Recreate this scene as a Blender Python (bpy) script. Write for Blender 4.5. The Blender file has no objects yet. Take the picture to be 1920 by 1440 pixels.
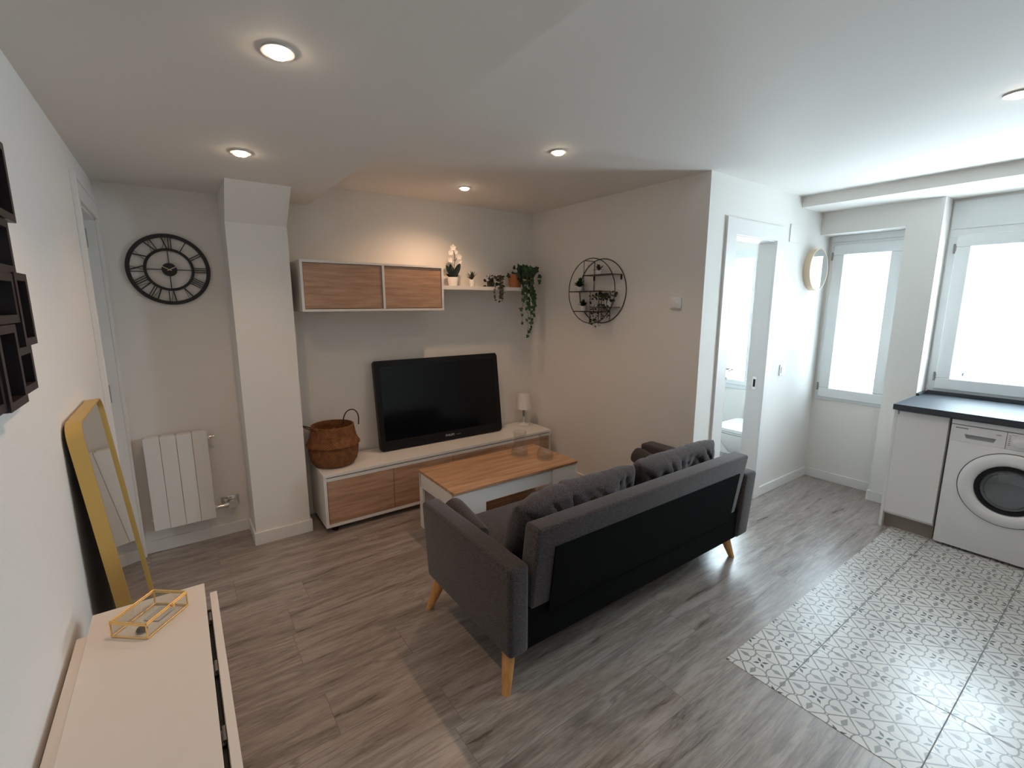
import bpy, bmesh, math, random
from mathutils import Vector, Matrix, Euler, noise
random.seed(7)
PI = math.pi
scn = bpy.context.scene
COL = scn.collection

# ---------------------------------------------------------------- camera
cam_d = bpy.data.cameras.new('camera')
cam = bpy.data.objects.new('camera', cam_d)
COL.objects.link(cam)
cam_d.sensor_width = 36.0
cam_d.lens = 870.7 / 1920.0 * 36.0
cam_d.clip_start = 0.02
cam.location = (0.302, 0.0, 1.55)
cam.rotation_euler = (math.radians(90 - 9.91), 0, math.radians(-35.69))
scn.camera = cam

# ---------------------------------------------------------------- world (overcast daylight)
world = bpy.data.worlds.new('daylight_sky')
scn.world = world
world.use_nodes = True
bg = world.node_tree.nodes['Background']
bg.inputs['Color'].default_value = (0.75, 0.90, 1.0, 1)
bg.inputs['Strength'].default_value = 23.0

# ---------------------------------------------------------------- exposure
vs = scn.view_settings
vs.view_transform = 'Standard'
vs.look = 'None'
vs.exposure = 0.16
vs.gamma = 1.0
vs.use_curve_mapping = False

# daylight openings are sampled as portals (they add no light of their own)
def portal(x, y0, y1, z0, z1):
    d = bpy.data.lights.new('window_portal', 'AREA')
    d.shape = 'RECTANGLE'; d.size = abs(y1 - y0); d.size_y = z1 - z0
    d.cycles.is_portal = True
    o = bpy.data.objects.new('window_portal', d); COL.objects.link(o)
    o.location = (x, (y0 + y1) / 2, (z0 + z1) / 2)
    o.rotation_euler = (PI / 2, 0, PI / 2)       # local -Z looks along -X, into the room
    return o
portal(4.95, 1.20, 1.71, 0.72, 2.09)
portal(4.95, 0.08, 0.97, 0.90, 2.09)
portal(4.95, 2.24, 2.86, 0.72, 2.06)

SPOTS = [(0.593, 1.467, 2.207), (0.61, 2.486, 2.207), (2.055, 2.015, 2.347), (2.044, 2.996, 2.347), (3.033, 0.449, 2.347)]

# ================================================================ node maths helper
class E:
    def __init__(s, nt, sock): s.nt = nt; s.s = sock
    def _m(s, op, *o):
        n = s.nt.nodes.new('ShaderNodeMath'); n.operation = op
        for i, v in enumerate((s,) + o):
            if isinstance(v, E): s.nt.links.new(v.s, n.inputs[i])
            else: n.inputs[i].default_value = v
        return E(s.nt, n.outputs[0])
    def __add__(s, o): return s._m('ADD', o)
    def __sub__(s, o): return s._m('SUBTRACT', o)
    def __mul__(s, o): return s._m('MULTIPLY', o)
    def __truediv__(s, o): return s._m('DIVIDE', o)
    def abs(s): return s._m('ABSOLUTE')
    def lt(s, o): return s._m('LESS_THAN', o)
    def gt(s, o): return s._m('GREATER_THAN', o)
    def min(s, o): return s._m('MINIMUM', o)
    def max(s, o): return s._m('MAXIMUM', o)
    def sqrt(s): return s._m('SQRT')
    def floor(s): return s._m('FLOOR')
    def mod(s, o): return s._m('FLOORED_MODULO', o)

def mat(name, color=(0.8, 0.8, 0.8), rough=0.5, metal=0.0, emit=None, estr=0, trans=0, coat=0, spec=None):
    m = bpy.data.materials.new(name); m.use_nodes = True
    b = m.node_tree.nodes['Principled BSDF']
    b.inputs['Base Color'].default_value = (*color, 1)
    b.inputs['Roughness'].default_value = rough
    b.inputs['Metallic'].default_value = metal
    b.inputs['Transmission Weight'].default_value = trans
    b.inputs['Coat Weight'].default_value = coat
    if spec is not None: b.inputs['Specular IOR Level'].default_value = spec
    if emit:
        b.inputs['Emission Color'].default_value = (*emit, 1)
        b.inputs['Emission Strength'].default_value = estr
    return m

def P(m): return m.node_tree.nodes['Principled BSDF']
def new(m, t): return m.node_tree.nodes.new(t)
def link(m, a, b): m.node_tree.links.new(a, b)

def noise_tex(m, scale, detail=4, rough=0.55, mapping=None, coord='Object', dist=0):
    tc = new(m, 'ShaderNodeTexCoord'); mp = new(m, 'ShaderNodeMapping'); n = new(m, 'ShaderNodeTexNoise')
    link(m, tc.outputs[coord], mp.inputs['Vector']); link(m, mp.outputs[0], n.inputs['Vector'])
    if mapping: mp.inputs['Scale'].default_value = mapping
    n.inputs['Scale'].default_value = scale; n.inputs['Detail'].default_value = detail
    n.inputs['Roughness'].default_value = rough; n.inputs['Distortion'].default_value = dist
    return n

def bump(m, height, strength=0.2, dist=0.002):
    b = new(m, 'ShaderNodeBump'); b.inputs['Strength'].default_value = strength; b.inputs['Distance'].default_value = dist
    link(m, height, b.inputs['Height']); link(m, b.outputs[0], P(m).inputs['Normal'])

def ramp(m, fac, stops):
    r = new(m, 'ShaderNodeValToRGB'); e = r.color_ramp.elements
    while len(e) < len(stops): e.new(0.5)
    for i, (p, c) in enumerate(stops): e[i].position = p; e[i].color = (*c, 1)
    link(m, fac, r.inputs[0]); return r

def paint(name, c, bs=0.15, sc=220, rough=0.75):
    m = mat(name, c, rough); n = noise_tex(m, sc, 3, coord='Object'); bump(m, n.outputs[0], bs, 0.0015); return m

# ---------------------------------------------------------------- materials
M = {}
M['wall'] = paint('white_wall_paint', (0.85, 0.815, 0.775), 0.12, 160)
M['wall_rough'] = paint('textured_wall_paint', (0.85, 0.82, 0.795), 0.45, 130)
M['ceiling'] = paint('white_ceiling_paint', (0.85, 0.81, 0.765), 0.05, 200)
M['trim'] = mat('white_lacquer', (0.84, 0.82, 0.80), 0.38)
M['pvc'] = mat('white_pvc', (0.82, 0.83, 0.83), 0.3)
M['white'] = mat('white_melamine', (0.82, 0.79, 0.76), 0.35)
M['cream'] = mat('cream_white_laminate', (0.84, 0.76, 0.69), 0.4)
M['kitchen'] = mat('white_gloss_front', (0.80, 0.78, 0.77), 0.3)
M['washer'] = mat('white_enamel', (0.80, 0.79, 0.80), 0.28)
M['washgrey'] = mat('grey_seam', (0.10, 0.11, 0.12), 0.6)
M['recess'] = mat('sticker_grey_recess_shade', (0.30, 0.31, 0.33), 0.5)  # sticker grey, also the shade coloured into the drawer recess
M['drum'] = mat('drum_steel', (0.05, 0.055, 0.06), 0.3, 0.6)
M['plinth'] = mat('taupe_plinth', (0.25, 0.21, 0.17), 0.5)
M['black'] = mat('black_plastic', (0.006, 0.006, 0.007), 0.4, spec=0.3)
M['screen'] = mat('black_screen', (0.004, 0.005, 0.007), 0.12, spec=0.25)
M['blackmetal'] = mat('black_metal', (0.012, 0.010, 0.010), 0.5)
M['bronze'] = mat('dark_wire', (0.03, 0.02, 0.017), 0.45, 0.3)
M['chrome'] = mat('chrome', (0.75, 0.74, 0.72), 0.18, 1.0)
M['steel'] = mat('brushed_steel', (0.35, 0.33, 0.31), 0.4, 1.0)
M['gold'] = mat('brass_gold', (0.86, 0.58, 0.24), 0.32, 1.0)
M['goldframe'] = mat('matte_gold', (0.70, 0.48, 0.16), 0.45, 0.7)
M['mirror'] = mat('mirror_glass', (0.86, 0.88, 0.87), 0.015, 1.0)
M['worktop'] = mat('anthracite_worktop', (0.060, 0.066, 0.075), 0.55, spec=0.12)
M['darkwood'] = mat('dark_brown_wood', (0.018, 0.010, 0.012), 0.45)
M['terracotta'] = mat('terracotta', (0.42, 0.15, 0.06), 0.75)
M['ceramic'] = mat('white_ceramic', (0.82, 0.80, 0.78), 0.2)
M['petal'] = mat('white_petal', (0.80, 0.76, 0.72), 0.6)
M['leaf'] = mat('ivy_green', (0.012, 0.045, 0.014), 0.45)
M['leaf_light'] = mat('light_ivy_green', (0.03, 0.10, 0.03), 0.5)
M['leaf_dark'] = mat('dark_leaf', (0.010, 0.022, 0.012), 0.4)
M['leaf_red'] = mat('brown_green_leaf', (0.035, 0.028, 0.015), 0.55)
M['stem'] = mat('plant_stem', (0.13, 0.12, 0.05), 0.7)
M['soil'] = mat('potting_soil', (0.03, 0.02, 0.015), 0.9)
M['creamhand'] = mat('cream_clock_hand', (0.75, 0.62, 0.45), 0.4)
M['paleframe'] = mat('pale_wood_rim', (0.78, 0.62, 0.44), 0.45)
M['silver'] = mat('silver_print', (0.7, 0.7, 0.7), 0.3, 0.6, emit=None)
M['shade'] = mat('white_lamp_shade', (0.84, 0.80, 0.77), 0.7)
M['blackcloth'] = mat('black_lining_cloth', (0.004, 0.004, 0.004), 0.9, spec=0.1)
M['bulb'] = mat('lit_halogen_bulb', (1, 0.9, 0.75), 0.3, emit=(1.0, 0.80, 0.58), estr=45)
M['ringmetal'] = mat('satin_ring', (0.62, 0.58, 0.55), 0.5, 0.3)
M['photo'] = mat('pale_print', (0.45, 0.52, 0.55), 0.3)
M['photodark'] = mat('dark_print', (0.03, 0.045, 0.04), 0.3)
M['bathwall'] = mat('pale_blue_grey_tiles', (0.62, 0.70, 0.72), 0.3)
M['pebble'] = mat('dark_trinket', (0.08, 0.07, 0.07), 0.5)
M['paper'] = mat('pale_card', (0.6, 0.58, 0.56), 0.7)

def thin_glass(name, tint=(1, 1, 1), fres=1.12, rough=0.02, base=0.0):
    m = bpy.data.materials.new(name); m.use_nodes = True; nt = m.node_tree
    nt.nodes.remove(nt.nodes['Principled BSDF'])
    out = nt.nodes['Material Output']
    t = nt.nodes.new('ShaderNodeBsdfTransparent'); t.inputs[0].default_value = (*tint, 1)
    g = nt.nodes.new('ShaderNodeBsdfGlossy'); g.inputs['Roughness'].default_value = rough
    f = nt.nodes.new('ShaderNodeLayerWeight'); f.inputs[0].default_value = 0.5
    a = E(nt, f.outputs['Facing'])
    a = a * a * a * fres + base
    mx = nt.nodes.new('ShaderNodeMixShader')
    nt.links.new(a.s, mx.inputs[0]); nt.links.new(t.outputs[0], mx.inputs[1]); nt.links.new(g.outputs[0], mx.inputs[2])
    nt.links.new(mx.outputs[0], out.inputs['Surface'])
    return m
M['pane'] = thin_glass('window_glass', (0.98, 1, 1), 0.2)
M['dimpane'] = thin_glass('dimmed_window_glass', (0.56, 0.58, 0.59), 0.1)  # grey tint added only to cut daylight through the narrow window
M['glass'] = thin_glass('clear_glass', (0.955, 0.96, 0.955), 0.45, 0.04, 0.04)
M['boxglass'] = thin_glass('trinket_glass', (0.95, 0.96, 0.95), 0.25, 0.02, 0.02)
M['porthole'] = thin_glass('dark_porthole_glass', (0.42, 0.44, 0.46), 0.7, 0.03, 0.08)

def wood(name, c1, c2, c3, axis=0, rough=0.45):
    m = mat(name, c2, rough)
    sc = [14, 14, 14]; sc[axis] = 1.1
    n = noise_tex(m, 2.2, 6, 0.6, tuple(sc), dist=0.25)
    n2 = noise_tex(m, 1.0, 3, 0.5, tuple(s * 3.5 for s in sc))
    mixn = new(m, 'ShaderNodeMix'); mixn.data_type = 'FLOAT'; mixn.inputs[0].default_value = 0.35
    link(m, n.outputs[0], mixn.inputs[2]); link(m, n2.outputs[0], mixn.inputs[3])
    r = ramp(m, mixn.outputs[0], [(0.33, c1), (0.5, c2), (0.66, c3)])
    link(m, r.outputs[0], P(m).inputs['Base Color'])
    bump(m, mixn.outputs[0], 0.08, 0.001)
    return m
M['oak'] = wood('sonoma_oak', (0.30, 0.16, 0.095), (0.48, 0.285, 0.18), (0.60, 0.38, 0.255))
M['oaktop'] = wood('sonoma_oak_top', (0.30, 0.155, 0.08), (0.47, 0.27, 0.15), (0.58, 0.36, 0.21))
M['legwood'] = wood('beech_leg', (0.50, 0.22, 0.06), (0.66, 0.32, 0.10), (0.72, 0.38, 0.14), 2)
M['shelfwood'] = wood('reddish_shelf_wood', (0.10, 0.04, 0.03), (0.14, 0.06, 0.045), (0.18, 0.08, 0.05), 1)

def fabric(name, dark, light):
    m = mat(name, dark, 0.95, spec=0.15)
    n = noise_tex(m, 260, 3, 0.8)
    r = ramp(m, n.outputs[0], [(0.40, dark), (0.62, light)])
    link(m, r.outputs[0], P(m).inputs['Base Color'])
    P(m).inputs['Sheen Weight'].default_value = 0.25
    P(m).inputs['Sheen Roughness'].default_value = 0.5
    bump(m, n.outputs[0], 0.5, 0.0015)
    return m
M['sofa'] = fabric('charcoal_melange_fabric', (0.018, 0.014, 0.015), (0.105, 0.086, 0.088))

def basket_mat():
    m = mat('woven_seagrass', (0.25, 0.10, 0.03), 0.8)
    tc = new(m, 'ShaderNodeTexCoord'); sp = new(m, 'ShaderNodeSeparateXYZ'); link(m, tc.outputs['Object'], sp.inputs[0])
    nt = m.node_tree
    x, y, z = (E(nt, sp.outputs[i]) for i in range(3))
    at = y._m('ARCTAN2', x)
    a = (at * 48.0)._m('SINE'); b = (z * 520.0)._m('SINE')
    h = a * b
    n = noise_tex(m, 30, 4)
    hh = h * 0.35 + E(nt, n.outputs[0])
    r = ramp(m, hh.s, [(0.15, (0.10, 0.032, 0.010)), (0.5, (0.24, 0.09, 0.028)), (0.9, (0.36, 0.15, 0.05))])
    link(m, r.outputs[0], P(m).inputs['Base Color'])
    bump(m, h.s, 0.7, 0.004)
    return m
M['basket'] = basket_mat()

def plank_mat():
    m = mat('grey_oak_planks', (0.2, 0.17, 0.15), 0.42, coat=0.7)
    P(m).inputs['Coat Roughness'].default_value = 0.38
    nt = m.node_tree
    at = new(m, 'ShaderNodeAttribute'); at.attribute_name = 'plank'
    sp = new(m, 'ShaderNodeSeparateXYZ'); link(m, at.outputs['Vector'], sp.inputs[0])
    seed = E(nt, sp.outputs[2])
    gp = new(m, 'ShaderNodeNewGeometry'); gs = new(m, 'ShaderNodeSeparateXYZ'); link(m, gp.outputs['Position'], gs.inputs[0])
    cb = new(m, 'ShaderNodeCombineXYZ')
    link(m, (E(nt, gs.outputs[0]) * 0.85 + seed * 13.0).s, cb.inputs[0])
    link(m, (E(nt, gs.outputs[1]) * 8.0 + seed * 31.0).s, cb.inputs[1])
    link(m, (seed * 7.0).s, cb.inputs[2])
    def nz(scale, det, ro, dist):
        n = new(m, 'ShaderNodeTexNoise'); link(m, cb.outputs[0], n.inputs['Vector'])
        n.inputs['Scale'].default_value = scale; n.inputs['Detail'].default_value = det
        n.inputs['Roughness'].default_value = ro; n.inputs['Distortion'].default_value = dist
        return E(nt, n.outputs[0])
    g = nz(2.4, 7, 0.62, 0.6); fine = nz(14, 5, 0.7, 0.3); crack = nz(1.5, 3, 0.5, 1.0)
    f = g * 0.60 + fine * 0.36 + (seed - 0.5) * 0.035 + 0.02
    r = ramp(m, f.s, [(0.36, (0.125, 0.095, 0.080)), (0.45, (0.250, 0.207, 0.182)), (0.53, (0.345, 0.298, 0.268)), (0.64, (0.430, 0.386, 0.356))])
    # darker knots and cracks where the long noise peaks
    vein = (((crack - 0.5).abs() * -28.0) + 1.0).max(0.0) * (g - 0.36).max(0.0) * 2.2
    dk = ((crack - 0.61).max(0.0) * 5.0).max(vein)
    dk = dk.min(0.6)
    mx = new(m, 'ShaderNodeMix'); mx.data_type = 'RGBA'
    link(m, dk.s, mx.inputs[0]); link(m, r.outputs[0], mx.inputs[6]); mx.inputs[7].default_value = (0.095, 0.080, 0.072, 1)
    # joints
    u = E(nt, sp.outputs[0]); v = E(nt, sp.outputs[1])
    edge = u.min(v)
    j = edge.lt(0.0011)
    mj = new(m, 'ShaderNodeMix'); mj.data_type = 'RGBA'
    link(m, j.s, mj.inputs[0]); link(m, mx.outputs[2], mj.inputs[6]); mj.inputs[7].default_value = (0.17, 0.15, 0.135, 1)
    link(m, mj.outputs[2], P(m).inputs['Base Color'])
    link(m, (g * 0.22 + 0.20).s, P(m).inputs['Roughness'])
    bump(m, (f * 0.4 - j * 0.5).s, 0.15, 0.002)
    return m
M['plank'] = plank_mat()

def tile_mat():
    m = mat('patterned_cement_tile', (0.7, 0.7, 0.68), 0.30)
    nt = m.node_tree
    gp = new(m, 'ShaderNodeNewGeometry'); gs = new(m, 'ShaderNodeSeparateXYZ'); link(m, gp.outputs['Position'], gs.inputs[0])
    X = E(nt, gs.outputs[0]); Y = E(nt, gs.outputs[1])
    a = 0.1103
    x = (X - 2.228) / a; y = (Y - 0.598) / a            # flowers where i+j even, crossings where i+j odd
    u = (x + y) * 0.5; v = (x - y) * 0.5                # flower at integer (u,v); crossings at half-integers
    fu = (u + 0.5).mod(1.0) - 0.5; fv = (v + 0.5).mod(1.0) - 0.5   # -.5..-.5 round the flower
    au = fu.abs(); av = fv.abs()
    lw = 0.019
    dl = (0.5 - 0.0) 
    e = au.max(av)
    line = e.gt(0.5 - lw)
    # lobes round each crossing: p,q = distance from the crossing along both lines
    p = (au * -1.0) + 0.5; q = (av * -1.0) + 0.5
    def dist(cx, cy): 
        dx = p - cx; dy = q - cy
        return (dx * dx + dy * dy).sqrt()
    d1 = dist(0.255, 0.06) - 0.245; d2 = dist(0.06, 0.255) - 0.245
    lobe = d1.min(d2).abs().lt(0.017)
    # midpoint rings
    r1 = (( (p - 0.5) * (p - 0.5) + q * q).sqrt()).min(((q - 0.5) * (q - 0.5) + p * p).sqrt())
    ring = (r1 - 0.036).abs().lt(0.013)
    hole = r1.lt(0.028)
    # kite between crossing and flower, on the diagonal p=q
    s = (p + q) * 0.7071; t = (p - q).abs() * 0.7071    # s along the diagonal, crossing=0, flower=.707
    k1 = t.lt((s - 0.10) * 0.40) * s.lt(0.29)
    k2 = t.lt(((s * -1.0) + 0.43) * 0.54) * s.gt(0.2899)
    kite = k1.max(k2)
    # four dark petals round the flower centre, along p=q
    c = e                                                # petals point at the line midpoints
    pet = au.min(av).lt(((c - 0.022) * 0.50).min(((c * -1.0) + 0.215) * 0.36))
    base = ramp(m, noise_tex(m, 3, 3).outputs[0], [(0.3, (0.60, 0.585, 0.56)), (0.7, (0.68, 0.665, 0.64))])
    def over(prev, fac, col):
        mx = new(m, 'ShaderNodeMix'); mx.data_type = 'RGBA'
        link(m, fac.s, mx.inputs[0]); link(m, prev, mx.inputs[6]); mx.inputs[7].default_value = (*col, 1); return mx.outputs[2]
    grey = (0.22, 0.22, 0.215)
    o = over(base.outputs[0], line.max(lobe), grey)
    o = over(o, kite, (0.27, 0.27, 0.265))
    o = over(o, hole, (0.6, 0.6, 0.57)); o = over(o, ring, (0.18, 0.18, 0.175))
    o = over(o, pet, (0.040, 0.055, 0.055))
    T = 4 * a
    jx = ((X - 2.5589 + T / 2).mod(T) - T / 2).abs(); jy = ((Y - 0.7083 + T / 2).mod(T) - T / 2).abs()
    j = jx.min(jy * 1.25).lt(0.0024)
    o = over(o, j, (0.20, 0.195, 0.19))
    link(m, o, P(m).inputs['Base Color'])
    link(m, (E(nt, noise_tex(m, 8, 3).outputs[0]) * 0.15 + 0.22 + j * 0.4).s, P(m).inputs['Roughness'])
    bump(m, (j * -1.0).s, 0.3, 0.002)
    return m
M['tile'] = tile_mat()

# ================================================================ mesh helpers
def merge(bm, t):
    me = bpy.data.meshes.new('t'); t.to_mesh(me); t.free(); bm.from_mesh(me); bpy.data.meshes.remove(me)

def box(bm, x0, x1, y0, y1, z0, z1, bev=0.0, seg=2):
    t = bmesh.new()
    bmesh.ops.create_cube(t, size=1)
    for v in t.verts:
        v.co = Vector(((x0 + x1) / 2 + v.co.x * (x1 - x0), (y0 + y1) / 2 + v.co.y * (y1 - y0), (z0 + z1) / 2 + v.co.z * (z1 - z0)))
    if bev: bmesh.ops.bevel(t, geom=t.edges[:], offset=bev, segments=seg, affect='EDGES', profile=0.5)
    merge(bm, t); return bm

def nb(*a, **k):
    bm = bmesh.new(); return box(bm, *a, **k)

def tube(bm, pts, r, n=8, closed=False, caps=True):
    """round bar along a list of points, r = number or list"""
    pts = [Vector(p) for p in pts]; N = len(pts)
    rs = r if isinstance(r, (list, tuple)) else [r] * N
    rings = []
    up = None
    for i in range(N):
        if closed: d = pts[(i + 1) % N] - pts[i - 1]
        else: d = pts[min(i + 1, N - 1)] - pts[max(i - 1, 0)]
        d.normalize()
        if up is None: up = d.orthogonal().normalized()
        up = (up - d * up.dot(d)).normalized(); sd = d.cross(up)
        rings.append([bm.verts.new(pts[i] + (up * math.cos(2 * PI * k / n) + sd * math.sin(2 * PI * k / n)) * rs[i]) for k in range(n)])
    for i in range(N if closed else N - 1):
        a, b = rings[i], rings[(i + 1) % N]
        # align for the closing joint
        off = 0
        if closed and i == N - 1:
            off = min(range(n), key=lambda o: (a[0].co - b[o].co).length)
        for k in range(n):
            bm.faces.new((a[k], a[(k + 1) % n], b[(k + 1 + off) % n], b[(k + off) % n]))
    if not closed and caps:
        bm.faces.new(list(reversed(rings[0]))); bm.faces.new(rings[-1])
    return bm

def lathe(bm, prof, cx=0, cy=0, n=40, cap0=True, cap1=True, axis='Z', cz=0):
    """prof: list of (r,h); axis Z: h is z; axis X: h is x; axis Y: h is y"""
    rings = []
    for r, h in prof:
        ring = []
        for k in range(n):
            a = 2 * PI * k / n; c, s = math.cos(a) * r, math.sin(a) * r
            if axis == 'Z': p = (cx + c, cy + s, h)
            elif axis == 'X': p = (h, cy + c, cz + s)
            else: p = (cx + c, h, cz + s)
            ring.append(bm.verts.new(p))
        rings.append(ring)
    for a, b in zip(rings, rings[1:]):
        for k in range(n): bm.faces.new((a[k], a[(k + 1) % n], b[(k + 1) % n], b[k]))
    if cap0: bm.faces.new(list(reversed(rings[0])))
    if cap1: bm.faces.new(rings[-1])
    return bm

def prism(bm, poly, axis, h0, h1, hole=None):
    """extrude a 2-D polygon. axis X: poly=(y,z); Y: (x,z); Z: (x,y)"""
    def P3(a, b, h): return {'X': (h, a, b), 'Y': (a, h, b), 'Z': (a, b, h)}[axis]
    A = [bm.verts.new(P3(a, b, h0)) for a, b in poly]; B = [bm.verts.new(P3(a, b, h1)) for a, b in poly]
    n = len(poly)
    for i in range(n): bm.faces.new((A[i], A[(i + 1) % n], B[(i + 1) % n], B[i]))
    if hole:
        A2 = [bm.verts.new(P3(a, b, h0)) for a, b in hole]; B2 = [bm.verts.new(P3(a, b, h1)) for a, b in hole]
        for i in range(n):
            j = (i + 1) % n
            bm.faces.new((A2[j], A2[i], B2[i], B2[j]))
            bm.faces.new((A[i], A2[i], A2[j], A[j])); bm.faces.new((B[j], B2[j], B2[i], B[i]))
    else:
        bm.faces.new(A); bm.faces.new(list(reversed(B)))
    return bm

def rrect(x0, x1, y0, y1, r, n=8):
    out = []
    for cx, cy, a0 in ((x1 - r, y1 - r, 0), (x0 + r, y1 - r, 90), (x0 + r, y0 + r, 180), (x1 - r, y0 + r, 270)):
        for k in range(n + 1):
            a = math.radians(a0 + 90 * k / n); out.append((cx + r * math.cos(a), cy + r * math.sin(a)))
    return out

def obj(name, bm, m, parent=None, world=True, smooth=False, shift=None):
    """link the bmesh as one object; world=True: the vertices are in room coordinates"""
    bmesh.ops.recalc_face_normals(bm, faces=bm.faces[:])
    me = bpy.data.meshes.new(name)
    if world:
        off = Vector((0, 0, 0)); p = parent
        while p is not None: off += Vector(p.location); p = p.parent
        if parent is None and shift is None and len(bm.verts):
            xs = [v.co for v in bm.verts]
            off = Vector(((min(v.x for v in xs) + max(v.x for v in xs)) / 2, (min(v.y for v in xs) + max(v.y for v in xs)) / 2, min(v.z for v in xs)))
        elif shift is not None: off = Vector(shift)
        for v in bm.verts: v.co -= off
    bm.to_mesh(me); bm.free()
    o = bpy.data.objects.new(name, me); COL.objects.link(o)
    if parent is None:
        if world: o.location = off
    else: o.parent = parent
    if isinstance(m, str): m = M[m]
    me.materials.append(m)
    if smooth:
        me.polygons.foreach_set('use_smooth', [True] * len(me.polygons))
        try:
            me.set_sharp_from_angle(angle=math.radians(40))
        except Exception: pass
    return o

def tag(o, label, cat, group=None):
    o['label'] = label; o['category'] = cat
    if group: o['group'] = group
    return o

def thing(name, label, cat, loc, rot=(0, 0, 0), group=None):
    o = bpy.data.objects.new(name, None); COL.objects.link(o); o.empty_display_size = 0.05
    o.location = loc; o.rotation_euler = rot
    return tag(o, label, cat, group)

def struct(name, bm, m, parent=None, smooth=False, **k):
    o = obj(name, bm, m, parent, smooth=smooth, **k)
    if parent is None: o['kind'] = 'structure'
    return o

def sroot(name, loc):
    o = bpy.data.objects.new(name, None); COL.objects.link(o); o.location = loc; o.empty_display_size = 0.05
    o['kind'] = 'structure'; return o

# ================================================================ room shell
YB, XR, YD, XW, XP, YR = 3.518, 3.052, 1.737, 4.85, 4.66, -1.6
HL, HU, HS = 2.207, 2.347, 2.268
XC = 1.113                                              # the lower ceiling ends here with a step

# plank floor: every plank is a face with its own seed and its own joint coordinates
def plank_floor():
    bm = bmesh.new()
    lay = bm.verts.layers.float_vector.new('plank')
    offs = {0: 0.60, 1: 0.99, 2: 1.03, 3: 0.64, 4: 1.017}
    W, L = 0.22, 1.19
    rnd = random.Random(3)
    y0 = 0.88 - 12 * W
    for r in range(-12, 13):
        ya, yb = 0.88 + r * W, 0.88 + (r + 1) * W
        off = offs.get(r, rnd.random() * L)
        k = -2
        while True:
            xa, xb = off + (k - 1) * L, off + k * L
            k += 1
            if xb < 0: continue
            if xa > 4.9: break
            cxa, cxb = max(xa, -0.3), min(xb, 4.95)
            cya, cyb = max(ya, YR), min(yb, YB + 0.05)
            if cyb <= cya or cxb <= cxa: continue
            seed = rnd.random()
            nx, ny = 2, 2
            xs = [cxa, (cxa + cxb) / 2, cxb]; ys = [cya, (cya + cyb) / 2, cyb]
            vv = [[bm.verts.new((x, y, 0)) for x in xs] for y in ys]
            for j, y in enumerate(ys):
                for i, x in enumerate(xs):
                    vv[j][i][lay] = (min(x - xa, xb - x), min(y - ya, yb - y), seed)
            for j in range(2):
                for i in range(2): bm.faces.new((vv[j][i], vv[j][i + 1], vv[j + 1][i + 1], vv[j + 1][i]))
    t = bmesh.new(); box(t, -0.3, 4.95, YR, YB + 0.05, -0.12, -0.002); merge(bm, t)
    return bm
struct('floor', plank_floor(), 'plank', shift=(0, 0, 0))
struct('floor', nb(2.129, 4.80, YR, 0.9205, -0.002, 0.0015), 'tile', shift=(0, 0, 0))

T = 0.12
# left wall with a door opening near the far corner
LD0, LD1, LDH = 2.865, 3.462, 2.0
bm = bmesh.new()
box(bm, -T, 0, YR - T, LD0, -0.01, HU + 0.1); box(bm, -T, 0, LD0, LD1, LDH, HU + 0.1); box(bm, -T, 0, LD1, YB + T, -0.01, HU + 0.1)
struct('wall_left', bm, 'wall_rough')
struct('wall_back', nb(0, XR, YB, YB + T, -0.01, HU + 0.1), 'wall')
struct('wall_rear', nb(0, XW + T, YR - T, YR, -0.01, HU + 0.1), 'wall')
struct('wall_alcove', nb(XR, XR + T, YD + T, YB + T, -0.01, HU + 0.1), 'wall')
# doorway wall
D0, D1, DH = 3.353, 3.930, 2.0
bm = bmesh.new()
box(bm, XR, D0, YD, YD + T, -0.01, HU + 0.1); box(bm, D1, XW, YD, YD + T, -0.01, HU + 0.1); box(bm, D0, D1, YD, YD + T, DH, HU + 0.1)
struct('wall_doorway', bm, 'wall')
# bathroom behind it
struct('wall_bathroom', nb(XR + T, XW + T, 3.2, 3.2 + T, -0.01, HU + 0.1), 'bathwall')
# window wall, outer skin with three openings, plus the thicker pier and header in front
W1 = (1.205, 1.715, 0.72, 2.095); W2 = (0.08, 0.975, 0.883, 2.25); W3 = (2.26, 2.84, 0.70, 2.06)
bm = bmesh.new()
def outer(y0, y1, z0, z1): box(bm, XW, XW + T, y0, y1, z0, z1)
outer(YR, W2[0], -0.01, HU + .1); outer(W2[0], W2[1], -0.01, W2[2]); outer(W2[0], W2[1], W2[3], HU + .1)
outer(W2[1], W1[0], -0.01, HU + .1); outer(W1[0], W1[1], -0.01, W1[2]); outer(W1[0], W1[1], W1[3], HU + .1)
outer(W1[1], W3[0], -0.01, HU + .1); outer(W3[0], W3[1], -0.01, W3[2]); outer(W3[0], W3[1], W3[3], HU + .1)
outer(W3[1], 3.2, -0.01, HU + .1)
struct('wall_window', bm, 'wall')
bm = bmesh.new()
box(bm, XP, XW, 0.985, 1.185, -0.01, HS + .02)          # pier between the two windows
box(bm, XP, XW, 1.185, YD, 2.095, HS + .02)             # header over the narrow window
box(bm, XP, XW, YR, W2[0], -0.01, HS + .02)
box(bm, XP, XW, W2[0], 0.985, -0.01, 0.80)
struct('wall_pier', bm, 'wall')
# column with a slanting head
bm = bmesh.new()
c0, c1, cf = 0.588, 0.917, 3.236
box(bm, c0, c1, cf, YB, -0.01, 2.012)
prism(bm, [(cf, 2.012), (YB, 2.012), (YB, HL), (3.03, HL)], 'X', c0, c1)
bmesh.ops.remove_doubles(bm, verts=bm.verts[:], dist=1e-5)
struct('wall_column', bm, 'wall')
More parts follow.
